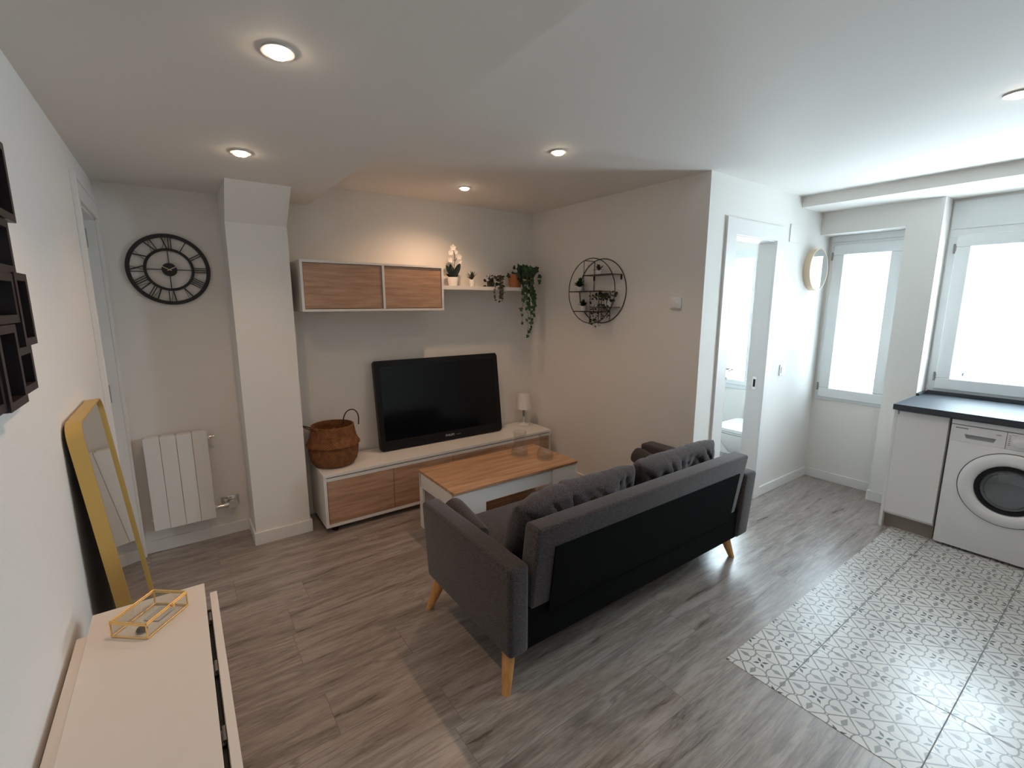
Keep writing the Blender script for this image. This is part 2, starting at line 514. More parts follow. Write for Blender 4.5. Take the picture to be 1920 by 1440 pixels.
# ceilings
struct('ceiling', nb(-.05, XC, YR, YB + .05, HL, HU + 0.1), 'ceiling')
struct('ceiling', nb(XC, XW, YR, YB, HU, HU + 0.1), 'ceiling')
struct('trim_1', nb(4.285, XW, YR, YD, HS, HU), 'ceiling')

# baseboards
def base(name, *a):
    struct(name, nb(*a, 0, 0.078, bev=0.003), 'trim')
base('baseboard_back', 0.0, c0, YB - 0.013, YB)
base('baseboard_back', c1 + .013, XR, YB - 0.013, YB)
bm = bmesh.new()
box(bm, c0 - .012, c1 + .012, cf - 0.013, cf, 0, .085, .002); box(bm, c0 - .012, c0, cf, YB - .013, 0, .085, .002); box(bm, c1, c1 + .012, cf, YB, 0, .085, .002)
struct('baseboard_column', bm, 'trim')
base('baseboard_alcove', XR - 0.013, XR, YD - .013, YB - .013)
base('baseboard_doorway', XR, 3.249, YD - 0.013, YD)
base('baseboard_doorway', 4.004, XW, YD - 0.013, YD)
base('baseboard_window', XW - 0.013, XW, 1.185, YD - .013)
bm = bmesh.new(); box(bm, XP - .013, XP, 0.985, 1.185, 0, .078, .002); box(bm, XP - .013, XW - .013, 1.185, 1.198, 0, .078, .002)
struct('baseboard_pier', bm, 'trim')
base('baseboard_left', 0, 0.013, YR, 2.78)

# ---------------------------------------------------------------- windows
def hinge(bm, x, y, z): tube(bm, [(x, y, z - .032), (x, y, z + .032)], 0.007, 8); box(bm, x - .004, x + .006, y - .012, y + .003, z - .02, z + .02)
def window(name, y0, y1, z0, z1, sashes, frame=0.045, sash=0.07, box_h=0.0, box_face=None):
    """window standing in the wall at x = XW; sashes = list of (ya, yb); frame face at XW-0.01"""
    r = sroot(name, (XW, (y0 + y1) / 2, z0))
    xf = XW - 0.012
    zt = z1 - box_h
    bm = bmesh.new()
    box(bm, xf, XW + .05, y0, y1, z0, z0 + frame, .003); box(bm, xf, XW + .05, y0, y1, zt - frame, zt, .003)
    box(bm, xf, XW + .05, y0, y0 + frame, z0 + frame, zt - frame, .003); box(bm, xf, XW + .05, y1 - frame, y1, z0 + frame, zt - frame, .003)
    obj('window_frame', bm, 'pvc', r)
    if box_h:
        obj('shutter_box', nb(xf - .004, XW + .05, y0, y1, zt, z1, bev=.003), 'pvc', r)
    for ya, yb in sashes:
        xs = xf - .018
        za, zb = z0 + frame - .012, zt - frame + .012
        bm = bmesh.new()
        box(bm, xs, XW + .03, ya, yb, za, za + sash, .006); box(bm, xs, XW + .03, ya, yb, zb - sash, zb, .006)
        box(bm, xs, XW + .03, ya, ya + sash, za + sash, zb - sash, .006); box(bm, xs, XW + .03, yb - sash, yb, za + sash, zb - sash, .006)
        s = obj('sash', bm, 'pvc', r)
        obj('pane', nb(XW + .003, XW + .007, ya + sash - .01, yb - sash + .01, za + sash - .01, zb - sash + .01), 'dimpane' if name == 'window_1' else 'pane', s)
        hb = bmesh.new(); hinge(hb, xs + .004, yb + .006, za + .09); hinge(hb, xs + .004, yb + .006, zb - .09)
        obj('hinge', hb, 'steel', s)
    return r
window('window_1', W1[0], W1[1], W1[2], W1[3], [(1.215, 1.690)], .035, .082, .05)
w2 = window('window_2', W2[0], W2[1], W2[2], W2[3], [(0.135, 0.930)], .055, .082, .19)
window('window_3', W3[0], W3[1], W3[2], W3[3], [(2.30, 2.80)], .05, .05, .0)

sk = obj('sticker', nb(XW + .0015, XW + .0025, .782, .796, 1.030, 1.056), 'recess', w2)

# ---------------------------------------------------------------- bathroom door, ajar into the bathroom
d1 = sroot('door_1', (D0, YD, 0))
bm = bmesh.new()
box(bm, 3.249, D0 + .012, YD - .016, YD, 0, 2.0, .002); box(bm, D1 - .012, 4.003, YD - .016, YD, 0, 2.0, .002); box(bm, 3.249, 4.003, YD - .016, YD, 1.995, 2.10, .002)
obj('casing', bm, 'trim', d1)
bm = bmesh.new()
box(bm, D0, D0 + .012, YD, YD + T, 0, DH); box(bm, D1 - .012, D1, YD, YD + T, 0, DH); box(bm, D0, D1, YD, YD + T, DH - .012, DH)
obj('jamb', bm, 'trim', d1)
sp = bmesh.new(); box(sp, D1 - .0135, D1 - .0125, YD + .045, YD + .075, .885, .985, .0003)
obj('strike_plate', sp, 'chrome', d1)
sp = bmesh.new(); box(sp, D1 - .0145, D1 - .0135, YD + .052, YD + .068, .905, .965)
obj('strike_hole', sp, 'black', d1)
# leaf
th = math.radians(17)
leaf = obj('door_leaf', nb(0.0, 0.545, 0, 0.036, 0.006, 1.985, bev=.002), 'trim', d1, world=False)
leaf.location = (0.016, T - 0.002, 0); leaf.rotation_euler = (0, 0, th)
hb = bmesh.new()
lathe(hb, [(0.026, 0.0), (0.026, -.008)], 0.490, 0, 24, axis='Y', cz=1.03)
tube(hb, [(0.490, -.006, 1.03), (0.490, -.048, 1.03), (0.480, -.055, 1.03), (0.385, -.055, 1.03)], .009, 10)
obj('door_handle', hb, 'chrome', leaf, world=False, smooth=True)
hb = bmesh.new(); lathe(hb, [(0.024, 0.0), (0.024, -.009), (.010, -.010), (.010, -.02)], 0.490, 0, 24, axis='Y', cz=0.955)
obj('lock_rosette', hb, 'chrome', leaf, world=False, smooth=True)

# ---------------------------------------------------------------- left door
d2 = sroot('door_2', (0, LD0, 0))
bm = bmesh.new()
box(bm, 0, .014, LD0 - .095, LD0, 0, 2.0, .002); box(bm, 0, .014, LD1, YB - .001, 0, 2.0, .002); box(bm, 0, .014, LD0 - .095, YB - .001, 2.0, 2.10, .002)
box(bm, .012, .020, LD0 - .095, LD0 - .07, 0, 2.10, .002); box(bm, .012, .020, LD0 - .07, YB - .001, 2.075, 2.10, .002)
obj('casing', bm, 'trim', d2)
bm = bmesh.new()
box(bm, -T, 0, LD0, LD0 + .012, 0, LDH); box(bm, -T, 0, LD1 - .012, LD1, 0, LDH); box(bm, -T, 0, LD0, LD1, LDH - .012, LDH)
obj('jamb', bm, 'trim', d2)
lf = obj('door_leaf', nb(-.085, -.045, LD0 + .014, LD1 - .014, .006, LDH - .014, bev=.002), 'trim', d2)
for z in (1.89, 1.045):
    bm = bmesh.new(); box(bm, -.0448, -.036, LD1 - .080, LD1 - .045, z - .05, z + .05, .003); obj('lock_plate', bm, 'steel', lf)

# ================================================================ downlights
def downlight(i, p, label):
    t = thing('downlight', label, 'ceiling light', p)
    x = y = z = 0.0
    bm = bmesh.new()
    prism(bm, [(x + .041 * math.cos(a), y + .045 * math.sin(a)) for a in [2 * PI * k / 32 for k in range(32)]], 'Z', z - .006, z + .0,
          [(x + .031 * math.cos(a), y + .031 * math.sin(a)) for a in [2 * PI * k / 32 for k in range(32)]])
    obj('trim_ring', bm, 'ringmetal', t, world=False, smooth=True)
    bm = bmesh.new(); lathe(bm, [(0.0305, z - .003), (0.029, z - .010), (0.022, z - .015), (0.010, z - .018)], x, y, 24)
    obj('bulb', bm, 'bulb', t, world=False, smooth=True)
    d = bpy.data.lights.new('downlight_beam', 'SPOT'); d.energy = (12, 9.5, 13.5, 17, 12)[i]; d.color = (1.0, 0.64, 0.39)
    d.spot_size = math.radians(128); d.spot_blend = 0.85; d.shadow_soft_size = 0.022
    l = bpy.data.objects.new('downlight_beam', d); COL.objects.link(l); l.parent = t; l.location = (0, 0, -0.035)
    if i == 3: l.rotation_euler = (math.radians(9), math.radians(8), 0)      # this lamp is swivelled towards the wall
DL = ['lit recessed spot nearest the camera in the lower left ceiling', 'lit recessed spot in the lower ceiling above the wall clock side',
      'lit recessed spot over the sofa, near the alcove wall', 'lit recessed spot closest to the television wall, above the cabinet',
      'lit recessed spot cut by the right edge of the photo, towards the kitchen']
for i, p in enumerate(SPOTS): downlight(i, p, DL[i])

# ================================================================ television unit
t = thing('tv_unit', 'long low white media unit with four oak fronts under the television', 'tv unit', (1.983, 3.30, 0))
x0, x1, y0, y1 = 0.993, 2.973, 3.108, 3.498
bm = bmesh.new()
box(bm, x0, x1, y0, y1, .398, .419, .0015)                      # top board
box(bm, x0, x0 + .02, y0 + .004, y1, .04, .398, .001); box(bm, x1 - .02, x1, y0 + .004, y1, .04, .398, .001)
box(bm, x0 + .02, x1 - .02, y0 + .004, y1, .04, .062, .001); box(bm, x0 + .02, x1 - .02, y1 - .012, y1, .06, .398)
box(bm, x0 + .02, x1 - .02, y0 + .045, y0 + .06, .06, .398)
for xm in (1.480, 1.966, 2.470): box(bm, xm - .009, xm + .009, y0 + .05, y1, .06, .398)
obj('carcass', bm, 'white', t)
obj('rail', nb(x0 + .021, x1 - .021, y0 + .006, y0 + .04, .366, .390, bev=.001), 'white', t)
es = [x0 + .022, 1.479, 1.966, 2.470, x1 - .022]
for a, b in zip(es, es[1:]):
    obj('drop_front', nb(a + .0015, b - .0015, y0 + .005, y0 + .023, .065, .364, bev=.001), 'oak', t)
for fx in (1.06, 1.98, 2.90):
    for fy in (3.16, 3.45):
        bm = bmesh.new(); lathe(bm, [(.022, 0), (.022, .04)], fx, fy, 20); obj('foot', bm, 'black', t, smooth=True)

# ================================================================ wall cabinet
t = thing('wall_cabinet', 'white wall cabinet with two oak flap doors above the media unit', 'cabinet', (1.468, 3.36, 1.495))
x0, x1, y0, y1, z0, z1 = 0.966, 1.970, 3.205, YB - .001, 1.494, 1.820
bm = bmesh.new()
box(bm, x0, x1, y0, y1, z1 - .016, z1, .001); box(bm, x0, x1, y0, y1, z0, z0 + .016, .001)
box(bm, x0, x0 + .016, y0, y1, z0 + .016, z1 - .016, .001); box(bm, x1 - .016, x1, y0, y1, z0 + .016, z1 - .016, .001)
box(bm, 1.497, 1.513, y0, y1, z0 + .016, z1 - .016, .001); box(bm, x0 + .016, x1 - .016, y1 - .01, y1, z0 + .016, z1 - .016)
obj('carcass', bm, 'white', t)
for a, b in ((x0 + .019, 1.494), (1.516, x1 - .019)):
    d = obj('flap_door', nb(-(b - a) / 2, (b - a) / 2, 0, .016, 0, z1 - z0 - .038, bev=.001), 'oak', t, world=False)
    d.location = ((a + b) / 2 - 1.468, y0 + .006 - 3.36, .019); d.rotation_euler = (math.radians(-.6), 0, 0)

# wall shelf
t = obj('wall_shelf', nb(1.972, 2.93, 3.30, YB - .001, 1.653, 1.682, bev=.001), 'white')
tag(t, 'slim white wall shelf carrying four potted plants beside the cabinet', 'shelf')
SZ = 1.682

# ================================================================ plants
def leaf_blade(bm, base, tip, w, up, n=6, fold=0.15, curve=0.0):
    """a pointed blade between base and tip"""
    base, tip, up = Vector(base), Vector(tip), Vector(up)
    d = tip - base; s = d.cross(up).normalized(); nrm = s.cross(d).normalized()
    L, R, C = [], [], []
    for i in range(n + 1):
        f = i / n; ww = w * math.sin(PI * (f * .9 + .06)) ** .8
        if i == n: ww = w * .02
        c = base + d * f + nrm * (curve * math.sin(PI * f))
        C.append(bm.verts.new(c - nrm * fold * ww)); L.append(bm.verts.new(c - s * ww)); R.append(bm.verts.new(c + s * ww))
    for i in range(n):
        bm.faces.new((L[i], C[i], C[i + 1], L[i + 1])); bm.faces.new((C[i], R[i], R[i + 1], C[i + 1]))

def pot(parent, x, y, z, r0, r1, h, m, soil=True, name='pot'):
    bm = bmesh.new()
    lathe(bm, [(r0 * .96, z), (r0, z + .003), (r1, z + h - .002), (r1 * .98, z + h), (r1 * .9, z + h), (r1 * .88, z + h * .85), (r1 * .5, z + h * .84)], x, y, 32, True, True)
    obj(name, bm, m, parent, smooth=True)
    if soil:
        bm = bmesh.new(); lathe(bm, [(r1 * .86, z + h * .86), (r1 * .6, z + h * .89)], x, y, 20, False, True); obj('soil', bm, 'soil', parent)

# orchid
ox, oy = 2.155, 3.40
t = thing('potted_orchid', 'white orchid in a small white pot on the shelf next to the cabinet', 'plant', (ox, oy, SZ))
pot(t, ox, oy, SZ, .034, .044, .072, 'ceramic')
bm = bmesh.new()
for a, l, w, lift in ((100, .055, .022, .115), (-35, .075, .024, .120), (205, .075, .022, .10), (20, .06, .012, .03), (165, .06, .012, .03), (-80, .05, .010, .02)):
    aa = math.radians(a)
    leaf_blade(bm, (ox, oy, SZ + .065), (ox + l * math.cos(aa), oy + l * .4 * math.sin(aa), SZ + .065 + lift), w, (0, -1, .1), curve=.008)
obj('leaves', bm, 'leaf_dark', t)
bm = bmesh.new(); st = [(ox, oy, SZ + .06), (ox + .012, oy, SZ + .14), (ox + .02, oy - .005, SZ + .21), (ox + .012, oy - .01, SZ + .27), (ox - .01, oy - .02, SZ + .30)]
tube(bm, st, .0025, 6); tube(bm, [(ox + .02, oy - .005, SZ + .20), (ox + .05, oy - .01, SZ + .235)], .002, 6); tube(bm, [(ox + .015, oy, SZ + .2), (ox - .03, oy - .01, SZ + .225)], .002, 6)
obj('flower_stem', bm, 'leaf_dark', t)
for fx, fz, s in ((-.005, .30, .027), (-.028, .262, .025), (.046, .232, .027), (.020, .268, .020), (-.032, .205, .024), (.052, .195, .022)):
    bm = bmesh.new(); c = Vector((ox + fx, oy - .022, SZ + fz))
    for k in range(5):
        a = 2 * PI * k / 5 + .3
        leaf_blade(bm, c, c + Vector((math.cos(a), -.2, math.sin(a))) * s, s * .42, (0, -1, 0), 5, .1)
    obj('flower', bm, 'petal', t)
# aloe
ax, ay = 2.335, 3.40
t = thing('potted_aloe', 'tiny spiky aloe in a narrow white pot on the shelf', 'plant', (ax, ay, SZ))
pot(t, ax, ay, SZ, .020, .024, .058, 'ceramic')
bm = bmesh.new(); rr = random.Random(2)
for k in range(22):
    a = rr.random() * 2 * PI; e = rr.uniform(.35, 1.5); L = rr.uniform(.05, .085)
    leaf_blade(bm, (ax, ay, SZ + .052), (ax + L * math.cos(a) * math.cos(e), ay + L * math.sin(a) * math.cos(e), SZ + .054 + L * math.sin(e)), .007, (math.cos(a) * -.5, math.sin(a) * -.5, .8), 4, .4, .004)
obj('leaves', bm, 'leaf_dark', t)

def small_foliage(bm, pts, s, rr, n_per=2):
    for p in pts:
        for _ in range(n_per):
            a = rr.random() * 2 * PI; e = rr.uniform(-.6, .9); L = s * rr.uniform(.6, 1.2)
            d = Vector((math.cos(a) * math.cos(e), math.sin(a) * math.cos(e), math.sin(e))) * L
            leaf_blade(bm, p, Vector(p) + d, L * .42, (rr.uniform(-.3, .3), -1, rr.uniform(0, .8)), 3, .1)

def strand(x, y, z0, dx, dy, z1, out, rr, n=14):
    """a stem that arches over the pot rim and hangs"""
    pts = []
    for i in range(n + 1):
        f = i / n
        a = min(1, f * 3.2)
        px = x + dx * math.sin(a * PI / 2) + rr.uniform(-.004, .004) + dx * .12 * math.sin(f * 9)
        py = y + dy * math.sin(a * PI / 2) + rr.uniform(-.003, .003)
        pz = z0 + out * math.sin(min(1, f * 2.6) * PI) * .9 if f < .385 else None
        if pz is None: pz = z0 + (z1 - z0) * (f - .30) / .70
        pts.append((px, py, pz))
    return pts

# small trailing plant
hx, hy = 2.515, 3.40
t = thing('trailing_plant', 'small trailing plant with brownish green strings hanging over the shelf edge', 'plant', (hx, hy, SZ))
pot(t, hx, hy, SZ, .024, .029, .05, 'leaf_red')
rr = random.Random(5); bs = bmesh.new(); bl = bmesh.new(); bl2 = bmesh.new()
for k in range(11):
    dx = rr.uniform(-.045, .055)
    zz = 1.56 + rr.random() * .09
    if abs(dx) < .015: dx += .02
    s = strand(hx, hy, SZ + .06, dx, -.108 - rr.random() * .02, zz, .03, rr)
    tube(bs, s, .0012, 4)
    small_foliage(bl2, s[3:], .019, rr, 1)
for k in range(34):
    p = (hx + rr.uniform(-.035, .05), hy + rr.uniform(-.09, .02), SZ + .05 + rr.uniform(-.06, .055)); small_foliage(bl, [p], .036, rr, 1)
obj('stems', bs, 'stem', t); obj('leaves', bl, 'leaf_dark', t); obj('leaf_strings', bl2, 'leaf_red', t)

# ivy
def ivy_leaf(bm, c, s, n, rot):
    """five-pointed ivy leaf"""
    n = Vector(n).normalized(); u = n.orthogonal().normalized(); u.rotate(Matrix.Rotation(rot, 3, n)); v = n.cross(u)
    out = [(0, -.35), (.42, -.55), (.62, -.12), (1.0 * .98, .10), (.55, .32), (.38, .52), (0, 1.15), (-.38, .52), (-.55, .32), (-.98, .10), (-.62, -.12), (-.42, -.55)]
    cv = bm.verts.new(Vector(c) + n * s * .10)
    vs_ = [bm.verts.new(Vector(c) + (u * a + v * b) * s * .62) for a, b in out]
    for i in range(len(vs_)): bm.faces.new((cv, vs_[i], vs_[(i + 1) % len(vs_)]))
ix, iy = 2.775, 3.395
t = thing('potted_ivy', 'large ivy in an orange terracotta pot trailing from the shelf end', 'plant', (ix, iy, SZ))
pot(t, ix, iy, SZ, .050, .062, .115, 'terracotta')
rr = random.Random(11); bs = bmesh.new(); bl = bmesh.new(); bl2 = bmesh.new()
vines = [(-.015, -.13, 1.38, 3), (.035, -.14, 1.25, 4), (.075, -.13, 1.27, 4), (.10, -.12, 1.36, 3), (.13, -.10, 1.42, 3), (.055, -.15, 1.33, 2), (.0, -.12, 1.52, 2), (.11, -.13, 1.50, 2), (.15, -.06, 1.52, 2), (.085, -.14, 1.44, 2), (.02, -.14, 1.46, 2)]
for dx, dy, zz, g in vines:
    s = strand(ix, iy, SZ + .11, dx, dy, zz, .05, rr, 16)
    tube(bs, s, .0016, 5)
    for i, p in enumerate(s[3:]):
        for q in range(1 if rr.random() < .72 else 0):
            pp = Vector(p) + Vector((rr.uniform(-.018, .018), rr.uniform(-.014, .006), rr.uniform(-.012, .012)))
            f = i / 13
            tgt = bl2 if (f > .6 and rr.random() < .75) or rr.random() < .15 else bl
            ivy_leaf(tgt, pp, rr.uniform(.042, .060) * (1 - .40 * f), (rr.uniform(-.6, .3), -1, rr.uniform(-.1, .7)), PI + rr.uniform(-.7, .7))
for k in range(38):
    pp = (ix + .045 + rr.gauss(.01, .06), iy - .05 + rr.uniform(-.06, .05), SZ + .115 + rr.uniform(-.03, .06) )
    ivy_leaf(bl, pp, rr.uniform(.040, .058), (rr.uniform(-.8, .6), -1, rr.uniform(-.1, .9)), rr.uniform(0, 6))
for k in range(12):
    pp = (ix + .065 + rr.gauss(0, .045), iy - .10 + rr.uniform(-.03, .03), SZ + rr.uniform(-.05, .11))
    ivy_leaf(bl if k % 4 else bl2, pp, rr.uniform(.038, .055), (rr.uniform(-.6, .4), -1, rr.uniform(-.1, .6)), PI + rr.uniform(-.8, .8))
obj('stems', bs, 'stem', t); obj('dark_leaves', bl, 'leaf', t); obj('young_leaves', bl2, 'leaf_light', t)

# ================================================================ television
TVx0, TVx1, TVh = 1.478, 2.582, 0.695
tv = thing('television', 'large black flat television leaning on the white media unit', 'television', ((TVx0 + TVx1) / 2, 3.335, .4258), (math.radians(-7.5), 0, math.radians(-1.2)))
w = (TVx1 - TVx0) / 2
bm = bmesh.new(); prism(bm, rrect(-w, w, 0.002, TVh, .022), 'Y', 0.0, .045)
bmesh.ops.bevel(bm, geom=[e for e in bm.edges if abs(e.verts[0].co.y - e.verts[1].co.y) < 1e-6 and e.verts[0].co.y < .001], offset=.006, segments=2, affect='EDGES')
obj('casing', bm, 'black', tv, world=False, smooth=True)
bm = bmesh.new(); box(bm, -w * .75, w * .75, .045, .070, .08, TVh - .10, .01); obj('back_cover', bm, 'black', tv, world=False)
bm = bmesh.new(); box(bm, -w + .042, w - .042, -.0015, .002, .075, TVh - .045, .0005); obj('screen', bm, 'screen', tv, world=False)
def text(body, size, m, parent, loc, rot, name='logo', ext=.0006, align='CENTER'):
    cu = bpy.data.curves.new(name, 'FONT'); cu.body = body; cu.size = size; cu.extrude = ext; cu.align_x = align; cu.align_y = 'CENTER'
    o = bpy.data.objects.new(name, cu); COL.objects.link(o)
    bpy.context.view_layer.update()
    dg = bpy.context.evaluated_depsgraph_get()
    me = bpy.data.meshes.new_from_object(o.evaluated_get(dg)); bpy.data.objects.remove(o)
    ob = bpy.data.objects.new(name, me); COL.objects.link(ob); me.materials.clear(); me.materials.append(M[m])
    ob.parent = parent; ob.location = loc; ob.rotation_euler = rot
    return ob
text('PHILIPS', .026, 'silver', tv, (.035, -.001, .040), (PI / 2, 0, 0))
bm = bmesh.new(); box(bm, .095, .135, -.001, 0, .036, .040); obj('indicator_mark', bm, 'steel', tv, world=False)

# ================================================================ basket
bx, by, bz = 1.128, 3.325, .4195
t = thing('seagrass_basket', 'brown woven belly basket with folded rim at the left end of the media unit', 'basket', (bx, by, bz))
bm = bmesh.new()
prof = [(.110, 0), (.135, .006), (.158, .035), (.170, .08), (.174, .125), (.170, .142), (.180, .146), (.186, .152), (.183, .162), (.172, .178), (.163, .20), (.155, .235), (.150, .27), (.147, .285), (.142, .287), (.139, .28), (.143, .24), (.150, .19), (.156, .12), (.150, .05), (.12, .012)]
lathe(bm, [(r * .97, bz + h) for r, h in prof], bx, by, 72, True, True)
b = obj('body', bm, 'basket', t, smooth=True)
def hz(c, pts, r=.0042):
    bm = bmesh.new(); tube(bm, [Vector(c) + Vector(p) for p in pts], r, 8); obj('handle', bm, M['darkrope'], t, smooth=True)
M['darkrope'] = mat('dark_rope', (0.045, 0.018, 0.01), 0.85)
arc = []
for k in range(15):
    a = PI * k / 14
    arc.append((.118 + .012 * math.sin(a) + .045 * math.cos(a) * (1 + .15 * math.sin(a)), -.035 - .03 * math.cos(a), .275 + .108 * math.sin(a) ** .8))
hz((bx, by, bz), arc)
arc = []
for k in range(15):
    a = PI * k / 14
    arc.append((-.128 - .075 * math.sin(a), -.02 + .05 * math.cos(a), .268 + .038 * math.sin(a)))
hz((bx, by, bz), arc)

# ================================================================ table lamp
lx, ly, lz = 2.862, 3.375, .4195
t = thing('table_lamp', 'small white table lamp, switched off, at the right end of the media unit', 'lamp', (lx, ly, lz))
bm = bmesh.new(); lathe(bm, [(.050, lz), (.054, lz + .006), (.052, lz + .018), (.02, lz + .024), (.012, lz + .030)], lx, ly, 36); obj('base', bm, 'ceramic', t, smooth=True)
bm = bmesh.new(); lathe(bm, [(.010, lz + .028), (.009, lz + .085)], lx, ly, 16); obj('stem', bm, 'ceramic', t, smooth=True)
bm = bmesh.new(); lathe(bm, [(.030, lz + .024), (.031, lz + .1), (.02, lz + .135)], lx, ly, 24, False, False); obj('glass_sleeve', bm, 'glass', t, smooth=True)
bm = bmesh.new(); lathe(bm, [(.011, lz + .085), (.011, lz + .165)], lx, ly, 16); obj('neck', bm, 'steel', t, smooth=True)
bm = bmesh.new(); lathe(bm, [(.072, lz + .160), (.054, lz + .312), (.0525, lz + .312), (.0705, lz + .160)], lx, ly, 40, False, False)
tube(bm, [(lx - .055, ly, lz + .29), (lx + .055, ly, lz + .29)], .002, 5)
obj('lamp_shade', bm, 'shade', t, smooth=True)

# ================================================================ coffee table
t = thing('coffee_table', 'white coffee table with oak top between the sofa and the media unit', 'table', (2.064, 2.6, 0))
cx0, cx1, cy0, cy1 = 1.560, 2.568, 2.348, 2.852
obj('tabletop', nb(cx0 - .004, cx1 + .004, cy0 - .004, cy1 + .004, .402, .420, bev=.0015), 'oaktop', t)
bm = bmesh.new()
box(bm, cx0, cx1, cy0 + .012, cy0 + .028, .300, .401, .001); box(bm, cx0, cx1, cy1 - .028, cy1 - .012, .300, .401, .001)
box(bm, cx0, cx0 + .016, cy0 + .02, cy1 - .02, .300, .401, .001); box(bm, cx1 - .016, cx1, cy0 + .02, cy1 - .02, .300, .401, .001)
box(bm, cx0 + .01, cx1 - .01, cy0 + .02, cy1 - .02, .300, .312)
obj('apron', bm, 'white', t)
for a, b in ((cx0, 1.787), (2.341, cx1)):
    for c, d in ((cy0, cy0 + .016), (cy1 - .016, cy1)):
        bm = bmesh.new(); box(bm, a, b, c, d, 0, .401, .001)
        ex = (a, a + .016) if a == cx0 else (b - .016, b)
        if c == cy0: box(bm, ex[0], ex[1], c + .016, c + .05, 0, .300, .001)
        else: box(bm, ex[0], ex[1], c - .034, c, 0, .300, .001)
        obj('leg_panel', bm, 'white', t)
obj('bottom_shelf', nb(cx0 + .05, cx1 - .05, cy0 + .05, cy1 - .05, .05, .068, bev=.001), 'oak', t)
obj('bottom_rail', nb(cx0 + .016, cx1 - .016, cy1 - .06, cy1 - .04, .0, .05), 'white', t)

# glass carafe-shaped vases on the coffee table
def vase(x, y, label):
    t = thing('glass_vase', label, 'vase', (x, y, .4205))
    z = .4205; bm = bmesh.new()
    o = [(.048, 0), (.058, .004), (.062, .025), (.060, .050), (.050, .072), (.042, .086), (.043, .12), (.050, .185)]
    lathe(bm, [(r, z + h) for r, h in o] + [(r - .003, z + max(h, .012)) for r, h in reversed(o)], x, y, 40, True, True)
    obj('body', bm, 'glass', t, smooth=True)
    bm = bmesh.new(); 
    for k in range(3):
        a = k * 2.1; tube(bm, [(x + .012 * math.cos(a) + .008 * math.cos(q), y + .012 * math.sin(a) + .008 * math.sin(q), z + .045 + k * .006) for q in [2 * PI * j / 12 for j in range(12)]], .0018, 5, closed=True)
    obj('glass_rings', bm, 'chrome', t, smooth=True)
vase(2.305, 2.690, 'clear glass vase with flared neck, the one nearer the media unit')
vase(2.412, 2.520, 'clear glass vase with flared neck, nearest the table corner by the sofa')

# ================================================================ sofa
sf = thing('sofa', 'dark grey two-seat sofa with black lined back and wooden legs', 'sofa', (2.13, 1.70, 0))
SX0, SX1, SYB, SYF, SB = 1.232, 3.032, 1.315, 2.045, .160
def cushion(name, cx, cy, cz, w, d, h, rot, seed, m='sofa', e=3.2, wr=.006, parent=sf, ny=22):
    bm = bmesh.new(); nx = 72; ny = 44
    def shape(u, v, s):
        a = max(0, 1 - abs(u) ** e); b = max(0, 1 - abs(v) ** e)
        t = (a * b) ** .38
        return s * h / 2 * t
    g = {}
    for s in (1, -1):
        for i in range(nx + 1):
            for j in range(ny + 1):
                u = -1 + 2 * i / nx; v = -1 + 2 * j / ny
                u = math.copysign(abs(u) ** .8, u); v = math.copysign(abs(v) ** .8, v)
                if s == -1 and (i in (0, nx) or j in (0, ny)): g[s, i, j] = g[1, i, j]; continue
                p = Vector((u * w / 2 * (1 - .03 * v * v), v * d / 2 * (1 - .03 * u * u), shape(u, v, s)))
                q = Vector((p.x * 5, p.y * 9, seed * 3.1 + s))
                rid = (1 - abs(noise.noise(Vector((p.x * 9 + p.y * 4, p.y * 5 - p.x * 2, seed + s * 2))))) ** 7
                rid2 = (1 - abs(noise.noise(Vector((p.x * 15 - p.y * 5, p.y * 12, seed * 2 + s))))) ** 6
                nn = noise.noise(q) * wr * 1.3 - rid * wr * .9 - rid2 * wr * .22
                p.z += s * nn * min(1, (1 - max(abs(u), abs(v))) * 6)
                g[s, i, j] = bm.verts.new(p)
    for s in (1, -1):
        for i in range(nx):
            for j in range(ny):
                f = (g[s, i, j], g[s, i + 1, j], g[s, i + 1, j + 1], g[s, i, j + 1])
                if len(set(f)) == 4: bm.faces.new(f)
    o = obj(name, bm, m, parent, world=False, smooth=True)
    o.location = Vector((cx, cy, cz)) - Vector(parent.location) if parent else (cx, cy, cz)
    o.rotation_euler = rot
    return o
# seat base
obj('base', nb(SX0 + .085, SX1 - .085, SYB + .05, SYF - .02, SB, .30, bev=.012), 'sofa', sf, smooth=True)
obj('seat_cushion', nb(SX0 + .098, SX1 - .098, SYB + .12, SYF + .005, .30, .425, bev=.035, seg=5), 'sofa', sf, smooth=True)
# arms
for a, b in ((SX0, SX0 + .098), (SX1 - .137, SX1 - .012)):
    bm = bmesh.new(); box(bm, a, b, SYB - .005, SYF, SB, .562, .020, 4)
    for v in bm.verts:
        f = max(0.0, (v.co.z - SB) / (.562 - SB))
        v.co.x += (.020 if a > 2 else -.014) * max(f, 0.0) ** 1.5
        if v.co.y < 1.6: v.co.y -= .018 * f
        if v.co.y > 1.9: v.co.y += .02 * f
    obj('arm', bm, 'sofa', sf, smooth=True)
# bolsters inside the arms
for xx in (SX0 + .155, SX1 - .155):
    bm = bmesh.new(); ps = []; rs = []
    for k in range(13):
        f = k / 12; ps.append((xx - (.01 if xx > 2 else -.004), 1.76 + f * .325, .425 + .067 * f)); rs.append(.057 * max(0.0, 1 - (abs(2 * f - 1)) ** 9) ** .5 + .004)
    tube(bm, ps, rs, 24); obj('bolster', bm, 'sofa', sf, smooth=True)
